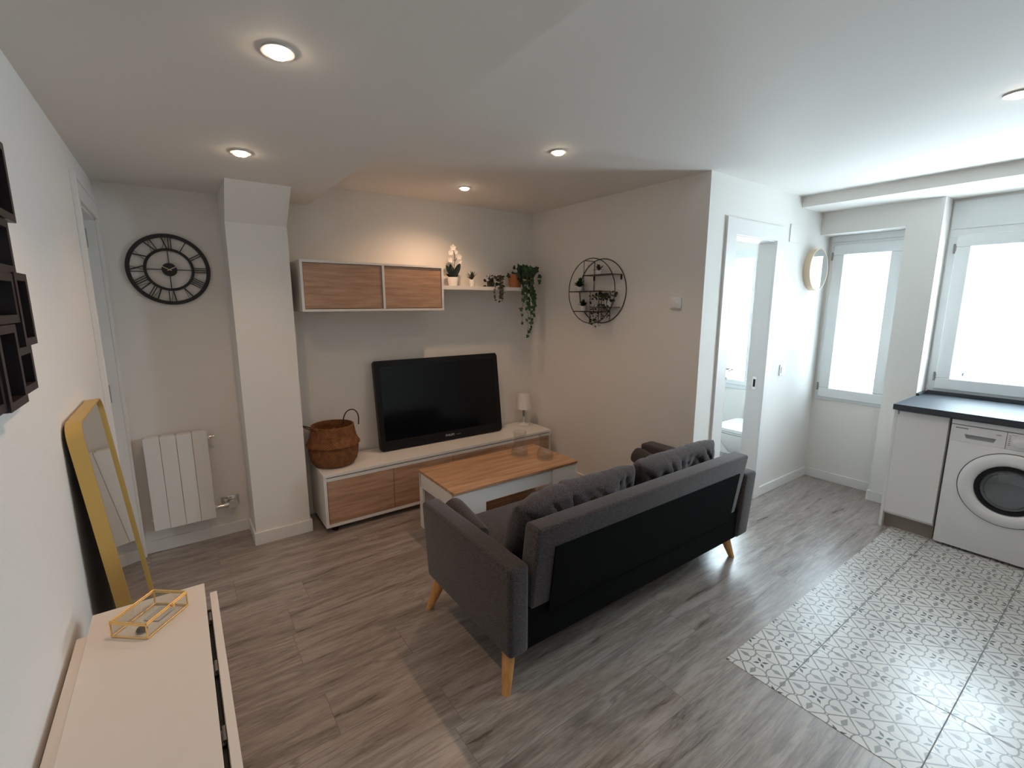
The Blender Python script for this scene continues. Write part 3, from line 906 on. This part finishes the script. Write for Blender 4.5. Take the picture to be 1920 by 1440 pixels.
# back, leaning slightly away from the seat
bm = bmesh.new(); box(bm, SX0 + .108, SX1 - .160, SYB + .005, SYB + .10, .33, .700, .016, 4)
for v in bm.verts: v.co.y -= .055 * (v.co.z - .33) / .37
bk = obj('backrest', bm, 'sofa', sf, smooth=True)
bm = bmesh.new()
box(bm, SX0 + .200, SX1 - .228, SYB - .0005, SYB + .006, .30, .600, .001)
for v in bm.verts: v.co.y -= .055 * max(0, (v.co.z - .33) / .37) + .0015
obj('back_lining', bm, 'blackcloth', sf)
obj('lower_back_panel', nb(SX0 + .092, SX1 - .098, SYB + .008, SYB + .05, SB + .004, .345, bev=.001), 'blackcloth', sf)
obj('underside_cloth', nb(SX0 + .09, SX1 - .09, SYB + .02, SYF - .03, SB - .004, SB + .004), 'blackcloth', sf)
# back cushions
cushion('back_cushion', 1.735, SYB + .190, .570, .745, .36, .185, (math.radians(109), math.radians(-2.5), math.radians(-1)), 1.0, wr=.020)
cushion('back_cushion', 2.465, SYB + .180, .585, .700, .36, .175, (math.radians(107), math.radians(-.5), math.radians(1)), 2.7, wr=.020)
# legs
for (fx, fy), (tx, ty) in (((1.232, 1.335), (1.282, 1.385)), ((2.955, 1.362), (2.915, 1.405)), ((1.218, 2.005), (1.268, 1.965)), ((2.985, 2.005), (2.945, 1.965))):
    bm = bmesh.new(); tube(bm, [(fx, fy, 0), (fx * .5 + tx * .5, fy * .5 + ty * .5, (SB - .002) * .5), (tx, ty, SB - .002)], [.0175, .024, .030], 20)
    for v in bm.verts:
        if v.co.z < .03: v.co.z = 0 if v.co.z < .012 else v.co.z
    obj('leg', bm, 'legwood', sf, smooth=True)

# ================================================================ wall clock
ck = thing('wall_clock', 'large black skeleton wall clock with roman numerals above the radiator', 'clock', (.303, YB - .0125, 1.745))
def ring(r0, r1, d0=-.006, d1=.006, n=72):
    bm = bmesh.new()
    prism(bm, [(r1 * math.cos(2 * PI * k / n), r1 * math.sin(2 * PI * k / n)) for k in range(n)], 'Y', d0, d1, [(r0 * math.cos(2 * PI * k / n), r0 * math.sin(2 * PI * k / n)) for k in range(n)])
    return bm
obj('outer_ring', ring(.185, .206), 'blackmetal', ck, world=False)
obj('inner_ring', ring(.109, .124), 'blackmetal', ck, world=False)
bm = bmesh.new(); lathe(bm, [(.038, .0125), (.038, -.010)], 0, 0, 40, axis='Y'); obj('hub', bm, 'blackmetal', ck, world=False)
def bar(bm, p, q, w, d0, d1):
    p, q = Vector(p), Vector(q); d = (q - p).normalized(); s = Vector((-d.y, d.x)) * w / 2
    prism(bm, [tuple(p - s), tuple(q - s), tuple(q + s), tuple(p + s)], 'Y', d0, d1)
bm = bmesh.new()
for k in range(4):
    a = k * PI / 2; bar(bm, (.03 * math.cos(a), .03 * math.sin(a)), (.112 * math.cos(a), .112 * math.sin(a)), .0045, -.003, .003)
obj('spokes', bm, 'blackmetal', ck, world=False)
NUM = ['XII', 'I', 'II', 'III', 'IIII', 'V', 'VI', 'VII', 'VIII', 'IX', 'X', 'XI']
wd = {'I': .012, 'V': .030, 'X': .030}
for k, s in enumerate(NUM):
    ang = PI / 2 - k * PI / 6; e1 = Vector((math.cos(ang), math.sin(ang))); e2 = Vector((math.sin(ang), -math.cos(ang)))
    tot = sum(wd[c] for c in s); cx = -tot / 2; bm = bmesh.new()
    def L(u, v): return tuple(e2 * u + e1 * v)
    a, b = .121, .188
    for c in s:
        m_ = cx + wd[c] / 2; h = wd[c] / 2 - .003
        if c == 'I': bar(bm, L(m_, a), L(m_, b), .0045, -.003, .003)
        if c == 'V': bar(bm, L(m_ - h, b), L(m_, a), .006, -.003, .003); bar(bm, L(m_ + h, b), L(m_, a), .002, -.003, .003)
        if c == 'X': bar(bm, L(m_ - h, b), L(m_ + h, a), .006, -.003, .003); bar(bm, L(m_ + h, b), L(m_ - h, a), .002, -.003, .003)
        cx += wd[c]
    obj('numeral', bm, 'blackmetal', ck, world=False)
def hand(a, l, w, d, nm):
    a = math.radians(a); bm = bmesh.new(); c, s = math.cos(a), math.sin(a)
    bar(bm, (-.012 * c, -.012 * s), (l * c, l * s), w, d - .001, d); obj(nm, bm, 'creamhand', ck, world=False)
hand(28, .040, .0045, -.0112, 'hour_hand'); hand(153, .040, .0045, -.0125, 'minute_hand'); hand(156, .105, .0012, -.0138, 'second_hand')

# ================================================================ radiator
rd = thing('radiator', 'white four-section aluminium radiator under the wall clock', 'radiator', (.232, 3.45, .165))
for k in range(4):
    a = .070 + k * .0805; bm = bmesh.new()
    box(bm, a, a + .0785, 3.425, 3.434, .170, .752, .0015)
    box(bm, a + .012, a + .0655, 3.434, 3.500, .20, .735, .012)
    box(bm, a + .004, a + .0735, 3.428, 3.495, .735, .748, .003)
    obj('section', bm, 'trim', rd)
for zz in (.70, .225):
    bm = bmesh.new(); tube(bm, [(.06, 3.465, zz), (.405, 3.465, zz)], .014, 12); obj('manifold_pipe', bm, 'trim', rd, smooth=True)
bm = bmesh.new(); lathe(bm, [(.012, .400), (.012, .418), (.006, .42), (.006, .43)], 0, 3.465, 14, axis='X', cz=.705); obj('vent_valve', bm, 'chrome', rd, smooth=True)
bm = bmesh.new()
tube(bm, [(.400, 3.465, .225), (.440, 3.465, .225)], .012, 12); tube(bm, [(.44, 3.465, .225), (.515, 3.465, .232)], .017, 12)
tube(bm, [(.455, 3.465, .225), (.455, 3.465, .262)], .010, 10); tube(bm, [(.50, 3.465, .23), (.50, YB - .002, .23)], .009, 10); tube(bm, [(.47, 3.465, .205), (.47, YB - .002, .205)], .007, 10)
box(bm, .43, .53, YB - .006, YB - .001, .20, .27, .004); lathe(bm, [(.024, 3.425), (.026, 3.44), (.022, 3.462)], .490, 0, 20, axis='Y', cz=.235)
obj('valve', bm, 'chrome', rd, smooth=True)

# ================================================================ leaning mirror
ml = 1.205
mr = thing('leaning_mirror', 'tall mirror with deep gold frame and rounded corners leaning on the left wall', 'mirror', (.112, 2.05, 0.0005), (0, math.radians(-5.0), 0))
hw = .25
bm = bmesh.new(); prism(bm, rrect(-hw, hw, .0, ml, .055, 10), 'X', .0, .038, rrect(-hw + .006, hw - .006, .006, ml - .006, .05, 10))
obj('frame', bm, 'goldframe', mr, world=False, smooth=True)
bm = bmesh.new(); prism(bm, rrect(-hw + .005, hw - .005, .005, ml - .005, .05, 10), 'X', .026, .030); obj('mirror_pane', bm, 'mirror', mr, world=False)
bm = bmesh.new(); prism(bm, rrect(-hw + .005, hw - .005, .005, ml - .005, .05, 10), 'X', .004, .020); obj('backing', bm, 'black', mr, world=False)

# ================================================================ drop-leaf table by the left wall
dt = thing('drop_leaf_table', 'cream white folded drop-leaf table against the left wall, lower left', 'table', (.16, 1.21, 0))
obj('tabletop', nb(.034, .292, .80, 1.612, .682, .700, bev=.001), 'cream', dt)
obj('hanging_leaf', nb(.303, .321, .80, 1.552, .10, .696, bev=.001), 'cream', dt)
obj('hanging_leaf', nb(.010, .0325, .80, 1.530, .10, .690, bev=.001), 'cream', dt)
for yy in (.84, 1.56): obj('end_panel', nb(.050, .276, yy, yy + .018, 0, .682, bev=.001), 'cream', dt)
obj('dark_gap_filler', nb(.276, .3015, .80, 1.500, .05, .672), 'black', dt)  # black filler added so the gap beside the leaf looks shaded
obj('stretcher', nb(.155, .171, .858, 1.56, .08, .35, bev=.001), 'cream', dt)
for yy in (1.00, 1.22, 1.44):
    bm = bmesh.new(); box(bm, .293, .302, yy - .02, yy + .02, .6735, .6765); tube(bm, [(.2985, yy - .02, .684), (.2985, yy + .02, .684)], .004, 8); obj('hinge', bm, 'steel', dt)

# glass and brass trinket box
ca = math.atan2(1.506 - 1.403, .248 - .162)
tb = thing('trinket_box', 'small glass box with thin brass edges on the drop-leaf table', 'box', (.168, 1.489, .7005), (0, 0, ca))
A, B, H = .0675, .049, .044
def edges(pts_pairs, r=.0022):
    bm = bmesh.new()
    for p, q in pts_pairs: tube(bm, [p, q], r, 6)
    return bm
b4 = [(-A, -B), (A, -B), (A, B), (-A, B)]
pr_ = [((*b4[i], .0025), (*b4[(i + 1) % 4], .0025)) for i in range(4)] + [((*b4[i], .0025), (*b4[i], H - .003)) for i in range(4)] + [((*b4[i], H - .005), (*b4[(i + 1) % 4], H - .005)) for i in range(4)]
obj('body_edges', edges(pr_), 'gold', tb, world=False)
bm = bmesh.new(); box(bm, -A, A, -B - .0006, -B + .0006, .003, H - .005); box(bm, -A, A, B - .0006, B + .0006, .003, H - .005); box(bm, -A - .0006, -A + .0006, -B, B, .003, H - .005); box(bm, A - .0006, A + .0006, -B, B, .003, H - .005)
obj('glass_walls', bm, 'boxglass', tb, world=False)
ld = obj('lid', edges([((*b4[i], H), (*b4[(i + 1) % 4], H)) for i in range(4)]), 'gold', tb, world=False)
obj('lid_glass', nb(-A, A, -B, B, H - .0006, H + .0006), 'boxglass', ld, world=False)
bm = bmesh.new(); lathe(bm, [(.004, -B - .010), (.004, -B - .004), (.002, -B - .002), (.002, -B)], .012, 0, 12, axis='Y', cz=H - .004); obj('clasp', bm, 'gold', ld, world=False, smooth=True)
o = obj('trinket', (lambda b: lathe(b, [(.010, .0), (.013, .004), (.009, .010), (.003, .012)], 0, 0, 16))(bmesh.new()), 'pebble', None, world=False, smooth=True)
q = Vector((-.042, -.010, 0)); q.rotate(Euler((0, 0, ca))); o.location = Vector((.168, 1.489, .7025)) + q
tag(o, 'small dark round trinket lying inside the glass box', 'trinket')
q2 = Vector((.025, .0, 0)); q2.rotate(Euler((0, 0, ca)))
o = obj('card', nb(-.028, .028, -.022, .022, 0, .0008), 'paper', None, world=False); o.location = Vector((.168, 1.489, .7025)) + q2; o.rotation_euler = (0, 0, ca)
tag(o, 'pale card lying flat inside the glass box', 'card')

# ================================================================ box frame collage on the left wall
fc = thing('photo_frame_collage', 'dark brown collage of staggered box photo frames on the left wall', 'picture frame', (.0, 1.20, 1.33))
def pframe(y0, y1, z0, z1, x1=.040, img='photodark', w=.016, inset=None):
    bm = bmesh.new()
    prism(bm, [(y0, z0), (y1, z0), (y1, z1), (y0, z1)], 'X', .0005, x1, [(y0 + w, z0 + w), (y1 - w, z0 + w), (y1 - w, z1 - w), (y0 + w, z1 - w)])
    f = obj('frame', bm, 'darkwood', fc)
    obj('backing_board', nb(.001, .008, y0 + w, y1 - w, z0 + w, z1 - w), 'black', f)
    if img: obj('print', nb(.008, .0095, y0 + w + .012, y1 - w - .012, z0 + w + .012, z1 - w - .012), img, f)
pframe(1.250, 1.500, 1.722, 1.885)
pframe(1.200, 1.445, 1.610, 1.720, .036, 'photo')
pframe(1.400, 1.502, 1.459, 1.613)
pframe(1.200, 1.398, 1.510, 1.609, .038, 'photo')
pframe(1.345, 1.460, 1.362, 1.458, .036)
pframe(1.215, 1.343, 1.350, 1.508, .040)
pframe(1.00, 1.213, 1.355, 1.508, .036)
pframe(.98, 1.197, 1.510, 1.72, .04, 'photo')
pframe(1.02, 1.248, 1.722, 1.90, .036, 'photo')

# ================================================================ round wire wall shelf
ws = thing('wire_wall_shelf', 'round double-ring black wire shelf with wooden boards on the alcove wall', 'shelf', (XR, 2.63, 1.40))
xf, xb = 2.950, 3.046
def wring(cy, cz, r, x):
    bm = bmesh.new(); tube(bm, [(x, cy + r * math.cos(2 * PI * k / 72), cz + r * math.sin(2 * PI * k / 72)) for k in range(72)], .0034, 8, closed=True); return bm
obj('front_ring', wring(2.636, 1.640, .248, xf), 'bronze', ws, smooth=True)
obj('back_ring', wring(2.612, 1.640, .247, xb), 'bronze', ws, smooth=True)
def shelf_b(y0, y1, z): obj('shelf_board', nb(xf + .003, xb - .003, y0, y1, z - .005, z + .001, bev=.001), 'shelfwood', ws)
shelf_b(2.405, 2.715, 1.762); shelf_b(2.520, 2.880, 1.640); shelf_b(2.415, 2.645, 1.518); shelf_b(2.518, 2.830, 1.483)
def rod(p, q): 
    bm = bmesh.new(); tube(bm, [p, q], .0028, 6); obj('wire_rod', bm, 'bronze', ws)
rod((xf, 2.716, 1.876), (xf, 2.716, 1.640)); rod((xb, 2.697, 1.872), (xb, 2.697, 1.640)); rod((xf, 2.716, 1.876), (xb, 2.697, 1.872))
rod((xf, 2.640, 1.640), (xf, 2.640, 1.393)); rod((xf, 2.520, 1.640), (xf, 2.520, 1.420)); rod((xb, 2.640, 1.640), (xb, 2.640, 1.393)); rod((xb, 2.520, 1.64), (xb, 2.520, 1.412))
rod((xf, 2.720, 1.762), (xf, 2.420, 1.762)); rod((xf, 2.884, 1.640), (xf, 2.520, 1.640)); rod((xf, 2.640, 1.518), (xf, 2.418, 1.518)); rod((xf, 2.828, 1.483), (xf, 2.520, 1.483))
for yy, zz in ((2.700, 1.745), (2.418, 1.745)):
    bm = bmesh.new(); box(bm, xb - .001, XR - .0005, yy - .007, yy + .007, zz - .022, zz + .014, .001); obj('wall_bracket', bm, 'blackmetal', ws)

def succulent(x, y, z, s, label, m='leaf_dark', potm='ceramic', pr=.022, ph=.032, spread=.7, n=26, seed=1, name='potted_succulent'):
    t = thing(name, label, 'plant', (x, y, z)); pot(t, x, y, z, pr * .8, pr, ph, potm)
    bm = bmesh.new(); r = random.Random(seed)
    for k in range(n):
        a = r.random() * 2 * PI; e = r.uniform(.1, 1.5); L = s * r.uniform(.7, 1.1)
        leaf_blade(bm, (x, y, z + ph), (x + L * math.cos(a) * math.cos(e) * spread, y + L * math.sin(a) * math.cos(e), z + ph + L * math.sin(e)), L * .20, (math.cos(a) * -.5, math.sin(a) * -.5, .8), 4, .2, L * .06)
    obj('leaves', bm, m, t); return t
succulent(3.0, 2.605, 1.7635, .055, 'small airy plant in a white pot on the top board of the ring shelf', 'leaf_red', n=14, seed=3, pr=.025)
succulent(3.0, 2.815, 1.6415, .075, 'bushy small plant in a white pot on the left board of the ring shelf', 'leaf', n=40, seed=4, pr=.024, ph=.036)
succulent(3.0, 2.765, 1.4845, .055, 'round leafy succulent in a white pot on the lowest board of the ring shelf', 'leaf', n=44, seed=6, pr=.025, ph=.040)
# trailing one
x, y, z = 3.0, 2.500, 1.5195
t = thing('trailing_plant', 'trailing plant in a white pot hanging through the right side of the ring shelf', 'plant', (x, y, z))
pot(t, x, y, z, .026, .032, .055, 'ceramic')
rr = random.Random(9); bs = bmesh.new(); bl = bmesh.new()
for k in range(10):
    dy = [-.05, .10, .08, .06, .05, .02, .0, -.03, .11, -.055][k]; zz = [1.43, 1.40, 1.37, 1.375, 1.40, 1.38, 1.41, 1.44, 1.39, 1.46][k]
    s = strand(y, x, z + .055, dy, -.062 - rr.random() * .012, zz, .035, rr)
    s = [(b, a, c) for a, b, c in s]
    tube(bs, s, .0012, 4)
    for p in s[3:]:
        if rr.random() < .8: small_foliage(bl, [p], .024, rr, 1)
for k in range(26):
    small_foliage(bl, [(x + rr.uniform(-.05, .02), y + rr.uniform(-.06, .07), z + .06 + rr.uniform(-.01, .055))], .034, rr, 1)
obj('stems', bs, 'stem', t); obj('leaves', bl, 'leaf_dark', t)

# thermostat
t = thing('thermostat', 'small white thermostat box on the alcove wall right of the ring shelf', 'thermostat', (XR, 1.93, 1.55))
obj('body', nb(3.026, XR - .0005, 1.890, 1.972, 1.513, 1.588, bev=.006), 'pvc', t, smooth=True)
obj('dial', (lambda b: lathe(b, [(.021, 3.026), (.020, 3.021)], 0, 1.925, 28, axis='X', cz=1.545))(bmesh.new()), 'trim', t, smooth=True)

# ================================================================ on the doorway wall
t = thing('round_wall_mirror', 'small round mirror with pale rim hanging right of the bathroom door', 'mirror', (4.575, YD, 1.815))
bm = bmesh.new(); n = 64; R1, R0 = .166, .160
prism(bm, [(4.575 + R1 * math.cos(2 * PI * k / n), 1.815 + R1 * math.sin(2 * PI * k / n)) for k in range(n)], 'Y', YD - .050, YD - .0005, [(4.575 + R0 * math.cos(2 * PI * k / n), 1.815 + R0 * math.sin(2 * PI * k / n)) for k in range(n)])
obj('rim', bm, 'paleframe', t, smooth=True)
bm = bmesh.new(); lathe(bm, [(R0, YD - .0495), (R0, YD - .045)], 4.575, 0, 64, axis='Y', cz=1.815); obj('mirror_pane', bm, 'mirror', t)
t = thing('light_switch', 'white wall switch between the bathroom door and the narrow window', 'light switch', (4.215, YD, 1.02))
obj('plate', nb(4.172, 4.258, YD - .009, YD - .0005, .978, 1.064, bev=.003), 'pvc', t)
obj('rocker', nb(4.188, 4.242, YD - .013, YD - .009, .994, 1.048, bev=.002), 'trim', t)
t = obj('junction_cover', nb(4.125, 4.300, YD - .007, YD - .0005, 2.005, 2.135, bev=.001), 'wall')
tag(t, 'square painted cover plate high on the wall beside the bathroom door', 'cover plate')

# ================================================================ bathroom toilet
tl = thing('toilet', 'white wall-hung toilet seen through the bathroom doorway', 'toilet', (4.6, 2.15, 0))
def loft(bm, rings):
    R = [[bm.verts.new(p) for p in r] for r in rings]
    for a, b in zip(R, R[1:]):
        for k in range(len(a)): bm.faces.new((a[k], a[(k + 1) % len(a)], b[(k + 1) % len(a)], b[k]))
    bm.faces.new(R[0]); bm.faces.new(list(reversed(R[-1])))
bm = bmesh.new()
loft(bm, [[(x_, y_, z_) for x_, y_ in rrect(a_, 4.80, 2.15 - b_, 2.15 + b_, c_)] for z_, a_, b_, c_ in ((.11, 4.52, .11, .09), (.16, 4.42, .14, .11), (.26, 4.33, .165, .12), (.34, 4.29, .180, .11), (.372, 4.285, .184, .10))])
obj('bowl', bm, 'ceramic', tl, smooth=True)
obj('seat', prism(bmesh.new(), rrect(4.280, 4.78, 1.965, 2.335, .10), 'Z', .379, .391), 'ceramic', tl)
obj('lid', prism(bmesh.new(), rrect(4.275, 4.78, 1.960, 2.340, .10), 'Z', .396, .424), 'ceramic', tl)
obj('cistern_panel', nb(4.80, XW - .0005, 1.96, 2.24, 0, .95, bev=.004), 'bathwall', tl)

# ================================================================ kitchen run
t = thing('base_cabinet', 'narrow white kitchen cabinet left of the washing machine', 'cabinet', (4.4, .83, 0))
kf = 4.200
bm = bmesh.new()
box(bm, kf + .002, XP - .001, .963, .981, 0, .842, .001); box(bm, kf + .02, XP - .001, .700, .716, .10, .842); box(bm, kf + .02, XP - .001, .716, .963, .10, .116); box(bm, kf + .02, XP - .001, .716, .963, .80, .84); box(bm, XP - .02, XP - .003, .70, .963, .1, .84)
obj('carcass', bm, 'kitchen', t)
d = obj('door', nb(kf, kf + .019, .701, .962, .118, .836, bev=.0015), 'kitchen', t)
obj('handle_recess', nb(kf - .0006, kf + .0, .952, .9605, .812, .836), 'steel', d)
obj('plinth', nb(kf + .045, kf + .06, .700, .963, 0, .100), 'plinth', t)
t2 = thing('base_cabinet', 'wide white kitchen cabinet on the right side of the washing machine', 'cabinet', (4.4, -.25, 0))
obj('carcass', nb(kf + .02, XP - .001, -.60, .070, .10, .842), 'kitchen', t2)
obj('door', nb(kf, kf + .019, -.598, .068, .118, .836, bev=.0015), 'kitchen', t2)
obj('plinth', nb(kf + .045, kf + .06, -.60, .070, 0, .100), 'plinth', t2)
t = thing('worktop', 'dark anthracite kitchen worktop below the wide window', 'worktop', (4.49, .2, .845))
bm = bmesh.new(); box(bm, 4.165, XP - .0005, -.60, .983, .845, .8825, .002); box(bm, XP - .0005, XW - .014, .085, .980, .845, .8825, .001)
obj('slab', bm, 'worktop', t)
bm = bmesh.new(); box(bm, 4.816, 4.836, .085, .962, .883, .908, .001); box(bm, XP - .02, 4.836, .964, .983, .883, .900, .001); obj('upstand', bm, 'worktop', t)

# washing machine
wm = thing('washing_machine', 'white front-loading washing machine under the worktop', 'washing machine', (4.46, .388, 0))
wy0, wy1, wf = .090, .686, 4.190
obj('body', nb(wf + .012, XP - .002, wy0, wy1, .018, .838, bev=.006), 'washer', wm, smooth=True)
obj('front_panel', nb(wf, wf + .012, wy0 + .001, wy1 - .001, .020, .703, bev=.003), 'washer', wm, smooth=True)
obj('lid_panel', nb(wf - .002, wf + .012, wy0, wy1, .808, .838, bev=.004), 'washer', wm, smooth=True)
obj('lid_seam', nb(wf + .003, wf + .012, wy0 + .002, wy1 - .002, .8035, .808), 'washgrey', wm)
# control panel with the drawer
bm = bmesh.new(); box(bm, wf - .001, wf + .012, wy0 + .001, .440, .703, .8035, .003); cp = obj('control_panel', bm, 'washer', wm, smooth=True)
bm = bmesh.new(); y0, y1, z0, z1 = .443, wy1 - .001, .703, .8035
prism(bm, [(y0, z0), (y1, z0), (y1, z1), (y0, z1)], 'X', wf - .001, wf + .012, [(.492, .726), (.612, .726), (.622, .752), (.482, .752)])
dr = obj('detergent_drawer', bm, 'washer', wm)
obj('drawer_grip', nb(wf + .009, wf + .0115, .480, .624, .724, .754), 'recess', dr)  # grey colour stands in for shade inside the grip hollow
bm = bmesh.new()
r_ = random.Random(4); yy = .664
for k in range(9):
    wv = .0046; bar_h = .0065
    box(bm, wf - .0016, wf - .001, yy - wv, yy, .784, .784 + bar_h); yy -= wv + .0018
obj('brand_marking', bm, 'washgrey', dr)
bm = bmesh.new(); box(bm, wf - .0016, wf - .001, .463, .486, .776, .779); obj('small_marking', bm, 'washgrey', dr)
bm = bmesh.new(); lathe(bm, [(.030, wf - .001), (.028, wf - .006), (.024, wf - .022), (.022, wf - .023)], 0, .385, 36, axis='X', cz=.752); obj('dial', bm, 'washer', cp, smooth=True)
bm = bmesh.new()
for k in range(6): box(bm, wf - .0016, wf - .001, .424, .432, .728 + k * .011, .731 + k * .011)
for k in range(4): box(bm, wf - .0016, wf - .001, .400 + k * .006, .403 + k * .006, .789, .792)
for k in range(6): box(bm, wf - .0016, wf - .001, .338, .346, .728 + k * .011, .731 + k * .011)
obj('programme_marks', bm, 'washgrey', cp)
# porthole door
py, pz = .395, .455
bm = bmesh.new(); lathe(bm, [(.2255, wf + .004), (.2255, wf - .0008), (.2215, wf - .0008), (.2215, wf + .004)], 0, py, 80, False, False, axis='X', cz=pz); obj('door_seam', bm, 'washgrey', wm)
bm = bmesh.new(); lathe(bm, [(.221, wf + .006), (.219, wf - .010), (.205, wf - .020), (.180, wf - .024), (.160, wf - .020), (.147, wf - .006), (.145, wf + .010)], 0, py, 80, False, False, axis='X', cz=pz)
dr = obj('door', bm, 'washer', wm, smooth=True)
bm = bmesh.new(); lathe(bm, [(.147, wf - .007), (.142, wf - .013), (.124, wf - .010), (.120, wf + .004)], 0, py, 64, False, False, axis='X', cz=pz); obj('door_rim', bm, 'black', dr, smooth=True)
bm = bmesh.new(); lathe(bm, [(.122, wf - .004), (.116, wf - .014), (.09, wf - .021), (.05, wf - .025), (.004, wf - .026)], 0, py, 64, False, True, axis='X', cz=pz); obj('porthole_glass', bm, 'porthole', dr, smooth=True)
bm = bmesh.new(); lathe(bm, [(.146, wf + .008), (.11, wf + .0105), (.004, wf + .0108)], 0, py, 48, False, True, axis='X', cz=pz); obj('drum_back', bm, 'drum', dr, smooth=True)
bm = bmesh.new(); tube(bm, [(wf + .002, py + .105 * math.cos(2 * PI * k / 40), pz + .105 * math.sin(2 * PI * k / 40)) for k in range(40)], .004, 8, closed=True); obj('drum_lip', bm, 'chrome', dr, smooth=True)
for yy in (.13, .64):
    for xx in (4.25, 4.62):
        bm = bmesh.new(); lathe(bm, [(.02, 0), (.02, .018)], xx, yy, 16); obj('foot', bm, 'black', wm)
